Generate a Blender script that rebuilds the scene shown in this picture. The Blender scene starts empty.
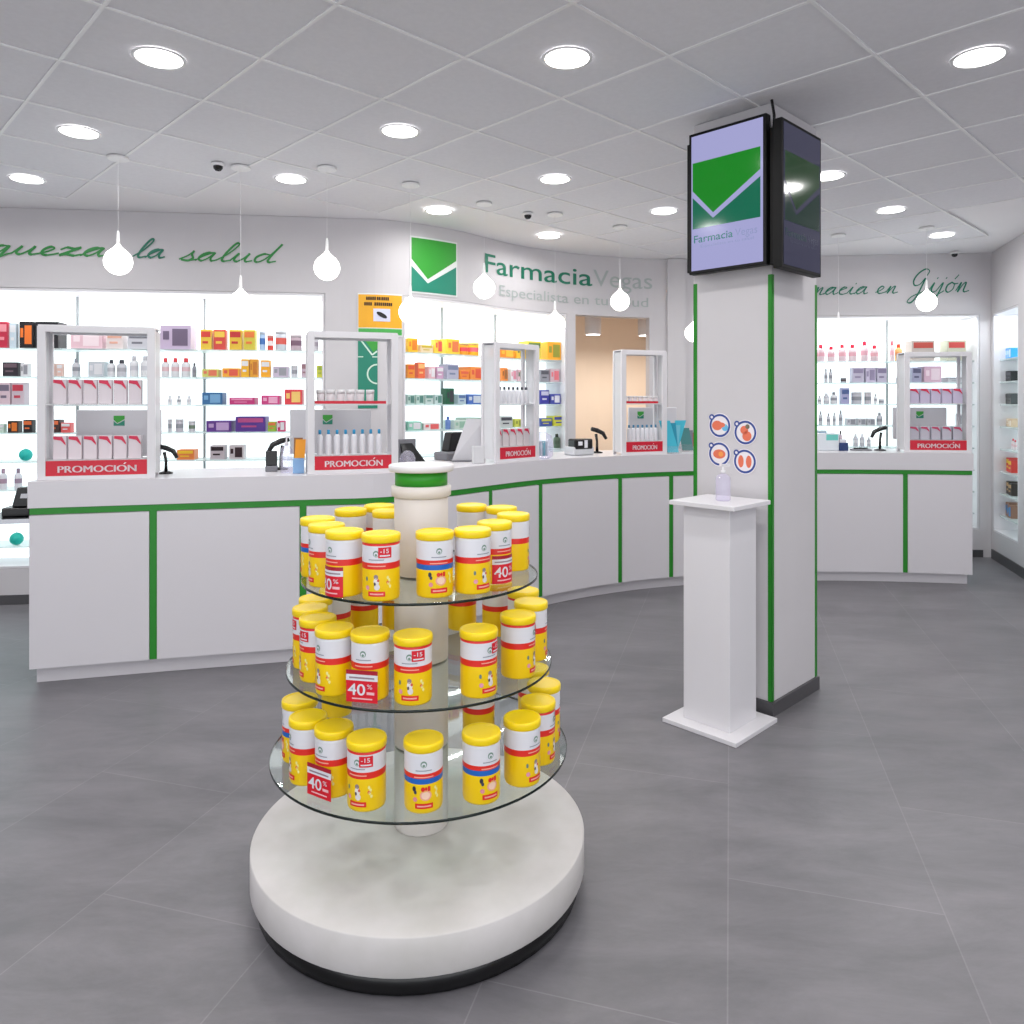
import bpy, bmesh, math, random
from math import sin, cos, pi, radians, hypot, atan2
random.seed(7)
scene = bpy.context.scene
C = scene.collection
F, HY, CX = 750.0, 402.0, 512.0          # focal length in px, horizon row, centre column (1024 frame)
EYE, CEIL = 1.5, 2.93

# ------------------------------------------------------------------ materials
def lin(c): return tuple(((v/255/12.92) if v/255 <= .04045 else ((v/255+.055)/1.055)**2.4) for v in c)
_m = {}
def mat(name, col, rough=.5, metal=0, emit=None, spec=.5, coat=0):
    if name in _m: return _m[name]
    m = bpy.data.materials.new(name); m.use_nodes = True
    b = m.node_tree.nodes['Principled BSDF']
    b.inputs['Base Color'].default_value = (*lin(col), 1)
    b.inputs['Roughness'].default_value = rough; b.inputs['Metallic'].default_value = metal
    b.inputs['Specular IOR Level'].default_value = spec
    b.inputs['Coat Weight'].default_value = coat
    if emit:
        b.inputs['Emission Color'].default_value = (*lin(emit[0]), 1); b.inputs['Emission Strength'].default_value = emit[1]
    _m[name] = m; return m
def cm(col, rough=.45): return mat('paint_%d_%d_%d' % tuple(col), col, rough)
def glassmat(name, tint, gl=.04, rough=.02, tr=None):
    m = bpy.data.materials.new(name); m.use_nodes = True; nt = m.node_tree; n = nt.nodes; n.clear()
    o = n.new('ShaderNodeOutputMaterial'); t = n.new('ShaderNodeBsdfTransparent'); t.inputs[0].default_value = (*tint, 1)
    g = n.new('ShaderNodeBsdfGlossy'); g.inputs['Roughness'].default_value = rough
    lw = n.new('ShaderNodeLayerWeight'); pw = n.new('ShaderNodeMath'); pw.operation = 'POWER'; pw.inputs[1].default_value = 5
    f = n.new('ShaderNodeMath'); f.operation = 'MULTIPLY_ADD'; f.inputs[1].default_value = .8; f.inputs[2].default_value = gl
    nt.links.new(lw.outputs['Facing'], pw.inputs[0]); nt.links.new(pw.outputs[0], f.inputs[0])
    mx = n.new('ShaderNodeMixShader'); nt.links.new(f.outputs[0], mx.inputs[0])
    nt.links.new(t.outputs[0], mx.inputs[1]); nt.links.new(g.outputs[0], mx.inputs[2])
    last = mx
    if tr:
        d = n.new('ShaderNodeBsdfDiffuse'); d.inputs[0].default_value = (*tr[0], 1)
        m2 = n.new('ShaderNodeMixShader'); m2.inputs[0].default_value = tr[1]
        nt.links.new(mx.outputs[0], m2.inputs[1]); nt.links.new(d.outputs[0], m2.inputs[2]); last = m2
    nt.links.new(last.outputs[0], o.inputs[0]); return m
def noisy(name, c1, c2, scale, rough=.5, bump=0, detail=6, spec=.5):
    m = mat(name, c1, rough, spec=spec); nt = m.node_tree; n = nt.nodes; b = n['Principled BSDF']
    tc = n.new('ShaderNodeTexCoord'); ns = n.new('ShaderNodeTexNoise'); ns.inputs['Scale'].default_value = scale; ns.inputs['Detail'].default_value = detail
    r = n.new('ShaderNodeValToRGB'); r.color_ramp.elements[0].position = .3; r.color_ramp.elements[1].position = .7
    r.color_ramp.elements[0].color = (*lin(c1), 1); r.color_ramp.elements[1].color = (*lin(c2), 1)
    nt.links.new(tc.outputs['Object'], ns.inputs[0]); nt.links.new(ns.outputs[0], r.inputs[0]); nt.links.new(r.outputs[0], b.inputs['Base Color'])
    if bump:
        bp = n.new('ShaderNodeBump'); bp.inputs['Strength'].default_value = bump; bp.inputs['Distance'].default_value = .005
        nt.links.new(ns.outputs[0], bp.inputs['Height']); nt.links.new(bp.outputs[0], b.inputs['Normal'])
    return m
M_wall = noisy('wall_paint', (204, 201, 204), (207, 204, 207), 3, .75)
M_ceil = noisy('ceiling_plaster', (238, 236, 238), (241, 239, 241), 2, .85)
M_tile = noisy('ceiling_tile', (229, 228, 232), (233, 232, 236), 40, .9)
M_tbar = mat('ceiling_grid_white', (242, 241, 242), .4)
M_white = mat('white_laminate', (222, 220, 224), .35)
M_counter = mat('counter_laminate', (214, 211, 216), .3)
M_green = mat('green_strip', (28, 132, 30), .4)
M_skirt = mat('dark_skirting', (78, 77, 80), .4)
M_black = mat('black_plastic', (14, 14, 16), .25)
M_grey = mat('grey_plastic', (120, 120, 126), .4)
M_silver = mat('silver_metal', (190, 190, 195), .25, 1)
M_red = mat('promo_red', (205, 18, 48), .4)
M_lamp = mat('lamp_glow', (255, 255, 255), .5, emit=((255, 253, 250), 6))
M_globe = mat('opal_globe_glow', (255, 255, 255), .3, emit=((255, 252, 246), 3.0))
M_back = mat('lit_back_panel', (255, 255, 255), .5, emit=((240, 251, 253), 1.02))
M_logo1 = mat('logo_green', (52, 156, 52), .5)
M_logo2 = mat('logo_teal', (26, 132, 108), .5)
M_text = mat('lettering_teal', (22, 118, 92), .5)
M_text2 = mat('lettering_green', (46, 138, 66), .5)
M_textl = mat('lettering_pale_grey', (172, 182, 180), .5)
M_peach = mat('peach_wall', (236, 220, 204), .8)
G_shelf = glassmat('green_tinted_glass', (.92, .96, .945))
G_edge = mat('dark_glass_edge', (8, 26, 20), .15)
G_acr = glassmat('clear_acrylic', (.96, .97, .97), tr=((.75, .75, .77), .10))
G_frost = glassmat('milky_acrylic', (.9, .9, .92), tr=((.8, .8, .82), .72))
M_shelf = glassmat('frosted_glass_shelf', (.93, .98, .98), tr=((.85, .93, .93), .45))
G_bottle = glassmat('clear_bottle', (.93, .91, .98), tr=((.85, .83, .95), .2))
M_yel = mat('tin_yellow', (250, 208, 8), .35)
M_lid = mat('lid_yellow', (250, 216, 14), .3)
M_tred = mat('tin_red', (226, 44, 34), .35)
M_tblue = mat('tin_blue', (24, 100, 190), .35)
M_twhite = mat('tin_white', (226, 226, 232), .35)
M_tag = mat('tag_red', (218, 16, 40), .4)
M_tag2 = mat('tag_dark_red', (170, 14, 40), .4)

def floor_material():
    m = bpy.data.materials.new('slate_floor_tiles'); m.use_nodes = True; nt = m.node_tree; n = nt.nodes; L = nt.links
    b = n['Principled BSDF']; b.inputs['Roughness'].default_value = .38
    tc = n.new('ShaderNodeTexCoord'); mp = n.new('ShaderNodeMapping'); mp.vector_type = 'TEXTURE'
    mp.inputs['Rotation'].default_value = (0, 0, radians(73.8)); mp.inputs['Location'].default_value = (-.0, .02, 0)
    L.new(tc.outputs['Object'], mp.inputs[0])
    br = n.new('ShaderNodeTexBrick'); br.offset = .5
    br.inputs['Scale'].default_value = 1; br.inputs['Brick Width'].default_value = 1.22; br.inputs['Row Height'].default_value = .61
    br.inputs['Mortar Size'].default_value = .0022; br.inputs['Mortar Smooth'].default_value = .2
    br.inputs['Color1'].default_value = (*lin((110, 109, 113)), 1); br.inputs['Color2'].default_value = (*lin((115, 114, 118)), 1)
    br.inputs['Mortar'].default_value = (*lin((126, 125, 128)), 1)
    L.new(mp.outputs[0], br.inputs[0])
    ns = n.new('ShaderNodeTexNoise'); ns.inputs['Scale'].default_value = 2.2; ns.inputs['Detail'].default_value = 12; ns.inputs['Roughness'].default_value = .74
    ns.inputs['Distortion'].default_value = .35
    mp2 = n.new('ShaderNodeMapping'); mp2.inputs['Rotation'].default_value = (0, 0, radians(20)); mp2.inputs['Scale'].default_value = (.7, 2.0, 1)
    L.new(tc.outputs['Object'], mp2.inputs[0]); L.new(mp2.outputs[0], ns.inputs[0])
    cr = n.new('ShaderNodeValToRGB'); cr.color_ramp.elements[0].position = .36; cr.color_ramp.elements[1].position = .66
    cr.color_ramp.elements[0].color = (.80, .80, .81, 1); cr.color_ramp.elements[1].color = (1.22, 1.19, 1.2, 1)
    L.new(ns.outputs[0], cr.inputs[0])
    mu = n.new('ShaderNodeMix'); mu.data_type = 'RGBA'; mu.blend_type = 'MULTIPLY'; mu.inputs[0].default_value = 1
    L.new(br.outputs[0], mu.inputs[6]); L.new(cr.outputs[0], mu.inputs[7]); L.new(mu.outputs[2], b.inputs['Base Color'])
    r2 = n.new('ShaderNodeMapRange'); r2.inputs[3].default_value = .3; r2.inputs[4].default_value = .5
    L.new(ns.outputs[0], r2.inputs[0]); L.new(r2.outputs[0], b.inputs['Roughness'])
    return m

# ------------------------------------------------------------------ mesh helpers
class MB:
    def __init__(s): s.v = []; s.f = []; s.m = []; s.mats = []; s.sm = []
    def mi(s, m):
        if m not in s.mats: s.mats.append(m)
        return s.mats.index(m)
    def add(s, vs, fs, m, smooth=False):
        o = len(s.v); s.v += [tuple(p) for p in vs]; k = s.mi(m)
        for f in fs: s.f.append(tuple(i+o for i in f)); s.m.append(k); s.sm.append(smooth)
        return s
    def box(s, x0, x1, y0, y1, z0, z1, m, T=None, bev=0):
        if bev:
            bm = bmesh.new(); bmesh.ops.create_cube(bm, size=1)
            for v in bm.verts: v.co = ((x0+x1)/2+v.co.x*(x1-x0), (y0+y1)/2+v.co.y*(y1-y0), (z0+z1)/2+v.co.z*(z1-z0))
            bmesh.ops.bevel(bm, geom=list(bm.edges), offset=bev, segments=2, affect='EDGES', profile=.5)
            bm.verts.index_update(); vs = [tuple(v.co) for v in bm.verts]; fs = [[v.index for v in f.verts] for f in bm.faces]; bm.free()
        else:
            vs = [(x, y, z) for z in (z0, z1) for y in (y0, y1) for x in (x0, x1)]
            fs = [(0, 2, 3, 1), (4, 5, 7, 6), (0, 1, 5, 4), (1, 3, 7, 5), (3, 2, 6, 7), (2, 0, 4, 6)]
        if T: vs = [T(p) for p in vs]
        return s.add(vs, fs, m)
    def lathe(s, prof, m, n=28, cx=0, cy=0, T=None, mats=None, smooth=True):
        vs = []; k = len(prof)
        for r, z in prof:
            for i in range(n): a = 2*pi*i/n; vs.append((cx+r*cos(a), cy+r*sin(a), z))
        if T: vs = [T(p) for p in vs]
        o = len(s.v); s.v += vs
        for j in range(k-1):
            mm = s.mi(mats[j] if mats else m)
            for i in range(n):
                i2 = (i+1) % n; s.f.append((o+j*n+i, o+j*n+i2, o+(j+1)*n+i2, o+(j+1)*n+i)); s.m.append(mm); s.sm.append(smooth)
        for j, rev in ((0, True), (k-1, False)):
            if prof[j][0] > 1e-4:
                f = [o+j*n+i for i in range(n)]
                if rev: f.reverse()
                s.f.append(tuple(f)); s.m.append(s.mi(mats[min(j, k-2)] if mats else m)); s.sm.append(False)
        return s
    def tube(s, pts, r, m, n=8):
        from mathutils import Vector
        P = [Vector(p) for p in pts]; rings = []
        for i, p in enumerate(P):
            d = (P[min(i+1, len(P)-1)]-P[max(i-1, 0)]).normalized()
            u = d.cross(Vector((0, 0, 1)) if abs(d.z) < .9 else Vector((1, 0, 0))).normalized(); w = d.cross(u)
            rr = r[i] if isinstance(r, (list, tuple)) else r
            rings.append([p+u*rr*cos(2*pi*k/n)+w*rr*sin(2*pi*k/n) for k in range(n)])
        vs = [tuple(v) for rg in rings for v in rg]; fs = []
        for i in range(len(P)-1):
            for k in range(n): k2 = (k+1) % n; fs.append((i*n+k, i*n+k2, (i+1)*n+k2, (i+1)*n+k))
        fs.append(tuple(range(n))[::-1]); fs.append(tuple((len(P)-1)*n+k for k in range(n)))
        return s.add(vs, fs, m, True)
    def build(s, name, parent=None, recalc=True):
        me = bpy.data.meshes.new(name); me.from_pydata(s.v, [], s.f)
        for m in s.mats: me.materials.append(m)
        me.polygons.foreach_set('material_index', s.m); me.polygons.foreach_set('use_smooth', s.sm)
        if recalc:
            bm = bmesh.new(); bm.from_mesh(me); bmesh.ops.recalc_face_normals(bm, faces=bm.faces); bm.to_mesh(me); bm.free()
        me.update()
        o = bpy.data.objects.new(name, me); C.objects.link(o)
        if parent: o.parent = parent
        return o
def thing(name, label, cat, loc=(0, 0, 0), rz=0, group=None):
    o = bpy.data.objects.new(name, None); C.objects.link(o); o.empty_display_size = .1
    o.location = loc; o.rotation_euler = (0, 0, rz); o['label'] = label; o['category'] = cat
    if group: o['group'] = group
    return o
def tag(o, label, cat, group=None):
    o['label'] = label; o['category'] = cat
    if group: o['group'] = group
    return o
def struct(o): o['kind'] = 'structure'; return o
def dup(root, loc, rz=0, label=None, group=None, scale=None):
    r = root.copy(); C.objects.link(r); r.location = loc; r.rotation_euler = (0, 0, rz)
    if label: r['label'] = label
    if group: r['group'] = group
    if scale: r.scale = scale
    for ch in list(root.children):
        c = ch.copy(); C.objects.link(c); c.parent = r
        for g in list(ch.children):
            d = g.copy(); C.objects.link(d); d.parent = c
    return r
ORD = ['first', 'second', 'third', 'fourth', 'fifth', 'sixth', 'seventh', 'eighth', 'ninth', 'tenth', 'eleventh', 'twelfth', 'thirteenth', 'fourteenth', 'fifteenth', 'sixteenth']+['%dth' % k for k in range(17, 40)]

# ---- text
_tc = {}
def text_geo(s, off=0):
    k = (s, off)
    if k in _tc: return _tc[k]
    cu = bpy.data.curves.new('t', 'FONT'); cu.body = s; cu.offset = off; cu.resolution_u = 4
    ob = bpy.data.objects.new('t', cu); C.objects.link(ob)
    bpy.context.view_layer.update()
    me = bpy.data.meshes.new_from_object(ob.evaluated_get(bpy.context.evaluated_depsgraph_get()))
    vs = [(v.co.x, v.co.y) for v in me.vertices]; fs = [tuple(p.vertices) for p in me.polygons]
    bpy.data.objects.remove(ob); bpy.data.curves.remove(cu); bpy.data.meshes.remove(me)
    x0 = min(v[0] for v in vs); x1 = max(v[0] for v in vs)
    caps = .7
    vs = [((x-x0)/(x1-x0), y/caps) for x, y in vs]      # x 0..1, y in cap heights
    _tc[k] = (vs, fs, (x1-x0)/caps); return _tc[k]
def text_into(mb, s, T, m, off=0):
    vs, fs, _ = text_geo(s, off); return mb.add([T(x, y) for x, y in vs], fs, m)

# ---- paths
def catmull(P, n=24):
    out = []
    P = [(2*P[0][0]-P[1][0], 2*P[0][1]-P[1][1])]+list(P)+[(2*P[-1][0]-P[-2][0], 2*P[-1][1]-P[-2][1])]
    for i in range(1, len(P)-2):
        a, b, c, d = P[i-1:i+3]
        for k in range(n):
            t = k/n
            out.append(tuple(.5*((2*b[j])+(c[j]-a[j])*t+(2*a[j]-5*b[j]+4*c[j]-d[j])*t*t+(3*b[j]-a[j]-3*c[j]+d[j])*t**3) for j in (0, 1)))
    out.append(P[-2]); return out
class Path:
    def __init__(s, P, n=24):
        s.p = catmull(P, n); s.s = [0]
        for a, b in zip(s.p, s.p[1:]): s.s.append(s.s[-1]+hypot(b[0]-a[0], b[1]-a[1]))
        s.L = s.s[-1]
    def at(s, t, off=0):
        t0 = t; t = max(0, min(s.L, t)); i = 0
        import bisect
        i = min(max(bisect.bisect_right(s.s, t)-1, 0), len(s.p)-2)
        u = (t-s.s[i])/(s.s[i+1]-s.s[i]); a, b = s.p[i], s.p[i+1]
        ia, ib = max(i-1, 0), min(i+2, len(s.p)-1)
        def tg(k):
            p, q = s.p[max(k-1, 0)], s.p[min(k+1, len(s.p)-1)]; d = hypot(q[0]-p[0], q[1]-p[1]); return ((q[0]-p[0])/d, (q[1]-p[1])/d)
        ta, tb = tg(i), tg(i+1); tx, ty = ta[0]*(1-u)+tb[0]*u, ta[1]*(1-u)+tb[1]*u; d = hypot(tx, ty); tx /= d; ty /= d
        ex = t0-t
        return (a[0]+(b[0]-a[0])*u-ty*off+tx*ex, a[1]+(b[1]-a[1])*u+tx*off+ty*ex, tx, ty)
    def ray(s, px, off=0):
        best = None; N = 1500; prev = None
        for k in range(N+1):
            t = s.L*k/N; x, y, _, _ = s.at(t, off); e = CX+F*x/y-px
            if prev is not None and prev[1]*e <= 0: return prev[0]+(t-prev[0])*abs(prev[1])/(abs(prev[1])+abs(e)+1e-12)
            prev = (t, e)
            if best is None or abs(e) < best[1]: best = (t, abs(e))
        return best[0]
    def ang(s, t): _, _, tx, ty = s.at(t); return atan2(ty, tx)
def sweep(mb, path, s0, s1, o0, o1, z0, z1, m, step=.06):
    n = max(1, int(abs(s1-s0)/step)); vs = []; fs = []
    for k in range(n+1):
        t = s0+(s1-s0)*k/n; a = path.at(t, o0); b = path.at(t, o1)
        vs += [(a[0], a[1], z0), (b[0], b[1], z0), (b[0], b[1], z1), (a[0], a[1], z1)]
    for k in range(n):
        for j in range(4): j2 = (j+1) % 4; fs.append((k*4+j, k*4+j2, k*4+4+j2, k*4+4+j))
    fs.append((3, 2, 1, 0)); e = n*4; fs.append((e, e+1, e+2, e+3))
    return mb.add(vs, fs, m)
WALL = Path([(-5.2, 5.37), (-3.79, 5.55), (-2.46, 5.72), (-1.4, 5.87), (-.95, 5.95), (-.477, 6.28), (.028, 6.86), (.53, 7.23), (1.0, 7.44), (1.447, 7.56), (2.2, 7.55), (2.995, 7.42), (3.8, 7.32), (4.57, 7.25)])
CNT = Path([(-2.53, 3.965), (-1.955, 4.12), (-1.156, 4.32), (-.76, 4.43), (-.41, 4.74), (.2, 5.43), (.85, 5.87), (1.45, 6.10), (2.0, 6.21), (2.6, 6.25), (3.24, 6.21), (3.79, 6.13)])
RW = Path([(4.62, 7.22), (4.36, 6.40), (4.10, 5.66), (3.87, 5.0)])
def wp(path, s, off, z): a = path.at(s, off); return (a[0], a[1], z)
def local(path, s, off, z):      # frame whose +x runs along the path and +y away from the room
    x, y, tx, ty = path.at(s, off); return (x, y, z), atan2(ty, tx)

# ------------------------------------------------------------------ setting
mb = MB(); mb.box(-5.6, 6.2, -3.2, 10.2, -.1, 0, floor_material()); struct(mb.build('floor'))
mb = MB(); mb.box(-5.6, 6.2, -3.2, 10.2, CEIL+.012, CEIL+.12, M_ceil)
# suspended tiles: square grid turned 44 degrees, ends in steps short of the back wall
th = -.0141; S = .6/math.sqrt(2)
def lat(k, m):
    X, Y = m*S, k*S; return (X*cos(th)-Y*sin(th)-.2047, X*sin(th)+Y*cos(th)+2.6932)
def dist_wall(x, y):
    d = 9
    for P_ in (WALL, RW):
        for q in P_.p[::3]: d = min(d, hypot(q[0]-x, q[1]-y))
    inside = True
    for a, b in zip(WALL.p, WALL.p[1:]):
        if a[0] <= x < b[0]: inside = y < a[1]+(b[1]-a[1])*(x-a[0])/(b[0]-a[0])
    return d if inside else -d
tiles = MB(); bars = MB(); edges = set()
for k in range(-16, 16):
    for m in range(-20, 22):
        if (k+m) % 2: continue
        # tile with corners (k,m+... ) diamond: bottom(k-1,m) right(k,m+1) top(k+1,m) left(k,m-1)
        co = [(k-1, m), (k, m+1), (k+1, m), (k, m-1)]
        pts = [lat(a, b) for a, b in co]
        if any(p[0] < -5.1 or p[0] > 4.9 or p[1] < -3.1 or dist_wall(*p) < .13 for p in pts): continue
        cx = sum(p[0] for p in pts)/4; cy = sum(p[1] for p in pts)/4
        q = [(cx+(p[0]-cx)*.985, cy+(p[1]-cy)*.985) for p in pts]
        vs = [(x, y, CEIL+.004) for x, y in q]+[(x, y, CEIL+.0115) for x, y in q]
        tiles.add(vs, [(3, 2, 1, 0), (4, 5, 6, 7), (0, 1, 5, 4), (1, 2, 6, 5), (2, 3, 7, 6), (3, 0, 4, 7)], M_tile)
        for i in range(4): edges.add(tuple(sorted((co[i], co[(i+1) % 4]))))
for a, b in edges:
    p, q = lat(*a), lat(*b); dx, dy = q[0]-p[0], q[1]-p[1]; d = hypot(dx, dy); nx, ny = -dy/d*.0075, dx/d*.0075
    dz = .0006 if (b[0]-a[0])*(b[1]-a[1]) > 0 else 0
    vs = [(p[0]+nx, p[1]+ny), (q[0]+nx, q[1]+ny), (q[0]-nx, q[1]-ny), (p[0]-nx, p[1]-ny)]
    bars.add([(x, y, CEIL-.001-dz) for x, y in vs]+[(x, y, CEIL+.0035) for x, y in vs], [(3, 2, 1, 0), (4, 5, 6, 7), (0, 1, 5, 4), (1, 2, 6, 5), (2, 3, 7, 6), (3, 0, 4, 7)], M_tbar)
struct(mb.build('ceiling')); struct(tiles.build('ceiling')); struct(bars.build('trim_1'))

NTOP, NBOT = 2.35, .283
def rs(px): return WALL.ray(px)
N = {'left': (.55, rs(325)), 'middle': (rs(403), rs(567)), 'right': (rs(792), rs(979.5))}
door = (rs(575.5), rs(649.5))
mb = MB(); E0, E1 = 0, WALL.L+.09
sweep(mb, WALL, E0, E1, 0, .12, NTOP, CEIL+.01, M_wall)
cuts = sorted([N['left'], N['middle'], door, N['right']]); t = E0
for a, b in cuts: sweep(mb, WALL, t, a, 0, .12, 0, NTOP, M_wall); t = b
sweep(mb, WALL, t, E1, 0, .12, 0, NTOP, M_wall)
for k in N: sweep(mb, WALL, N[k][0], N[k][1], 0, .36, 0, NBOT-.02, M_wall)
sweep(mb, WALL, rs(666.5), rs(684.5), -.05, 0, 0, CEIL+.005, M_wall)
struct(mb.build('wall_back'))
mb = MB(); t = E0
for a, b in [door]:
    sweep(mb, WALL, t, a, -.012, 0, 0, .07, M_skirt); t = b
sweep(mb, WALL, t, rs(666), -.012, 0, 0, .07, M_skirt); sweep(mb, WALL, rs(685), WALL.L-.02, -.012, 0, 0, .07, M_skirt)
struct(mb.build('baseboard_back'))
mb = MB()
RN = (.03, .74)
sweep(mb, RW, -.02, RW.L, 0, .12, NTOP, CEIL+.01, M_wall); sweep(mb, RW, -.02, RN[0], 0, .12, 0, NTOP, M_wall); sweep(mb, RW, RN[1], RW.L, 0, .12, 0, NTOP, M_wall)
sweep(mb, RW, RN[0], RN[1], 0, .36, 0, NBOT-.02, M_wall)
mb.box(3.87, 5.15, 4.88, 5.0, 0, CEIL, M_wall); mb.box(5.03, 5.15, -3.2, 4.88, 0, CEIL, M_wall)
struct(mb.build('wall_right'))
mb = MB(); sweep(mb, RW, .02, RW.L, -.012, 0, 0, .09, M_skirt); struct(mb.build('baseboard_right'))
mb = MB(); mb.box(-5.32, -5.2, -3.2, 5.6, 0, CEIL, M_wall); struct(mb.build('wall_left'))
# staff room behind the doorway
mb = MB(); dl, dr = door
sweep(mb, WALL, dl-.5, dr+.45, 1.7, 1.78, 0, 2.55, M_peach)
sweep(mb, WALL, dl-.56, dl-.5, .37, 1.78, 0, 2.55, M_peach); sweep(mb, WALL, dr+.45, dr+.51, .121, 1.78, 0, 2.55, M_peach)
sweep(mb, WALL, dl-.56, dr+.51, .37, 1.78, 2.55, 2.6, M_peach); sweep(mb, WALL, dl-.02, dr+.51, .121, .37, 2.55, 2.6, M_peach)
struct(mb.build('wall_staff_room'))

# ------------------------------------------------------------------ lit wall cabinets
ZS = [1.905, 1.693, 1.48, 1.268, 1.055, .842, .63, .42]
def cabinet(path, s0, s1, label, divs, name='lit_display_cabinet'):
    t = thing(name, label, 'display cabinet')
    g = .004; s0 += g; s1 -= g
    m = MB(); sweep(m, path, s0, s1, .335, .355, NBOT, NTOP-.022, M_back); m.build('back_panel', t)
    for a in (s0, s1-.018): m = MB(); sweep(m, path, a, a+.018, .002, .334, NBOT, NTOP-.022, M_white); m.build('side_panel', t)
    m = MB(); sweep(m, path, s0, s1, .002, .355, NTOP-.021, NTOP-.003, M_white); m.build('top_panel', t)
    m = MB(); sweep(m, path, s0, s1, .002, .355, NBOT-.018, NBOT-.001, M_white); m.build('base_panel', t)
    for d in divs: m = MB(); sweep(m, path, d-.007, d+.007, .31, .334, NBOT, NTOP-.022, mat('divider_aluminium', (150, 156, 158), .5)); m.build('divider', t)
    xs = [s0+.018]+sorted(divs)+[s1-.018]
    k = max(1, int((s1-s0)/.7))  # unseen fill lights added under the top panel to brighten products and shelves
    for i in range(k):
        q = s0+(s1-s0)*(i+.5)/k; x, y, tx, ty = path.at(q, .03)
        L = bpy.data.lights.new('cabinet_fill_light', 'AREA'); L.shape = 'RECTANGLE'; L.size = (s1-s0)/k*.9; L.size_y = .02; L.energy = 3.2*(s1-s0)/k; L.color = (.95, 1, 1)
        o = bpy.data.objects.new('cabinet_fill_light', L); C.objects.link(o); o.location = (x, y, NTOP-.03); o.rotation_euler = (radians(12), 0, atan2(ty, tx))
    for z in ZS:
        for a, b in zip(xs, xs[1:]):
            if b-a < .05: continue
            m = MB(); sweep(m, path, a+.007, b-.007, .05, .333, z-.012, z, M_shelf); m.build('shelf', t)
    return t
cabinet(WALL, *N['left'], 'long white lit wall cabinet of shelves behind left end of counter', [WALL.ray(77.5, .32), WALL.ray(204.5, .32)])
cabinet(WALL, *N['middle'], 'white lit wall cabinet beneath the square green logo, left of the doorway', [WALL.ray(442, .32), WALL.ray(495.5, .32)])
cabinet(WALL, *N['right'], 'white lit wall cabinet on the back wall right of the column', [WALL.ray(887, .32), WALL.ray(965, .32)])
cabinet(RW, *RN, 'white lit wall cabinet in the side wall at right edge', [])

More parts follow.
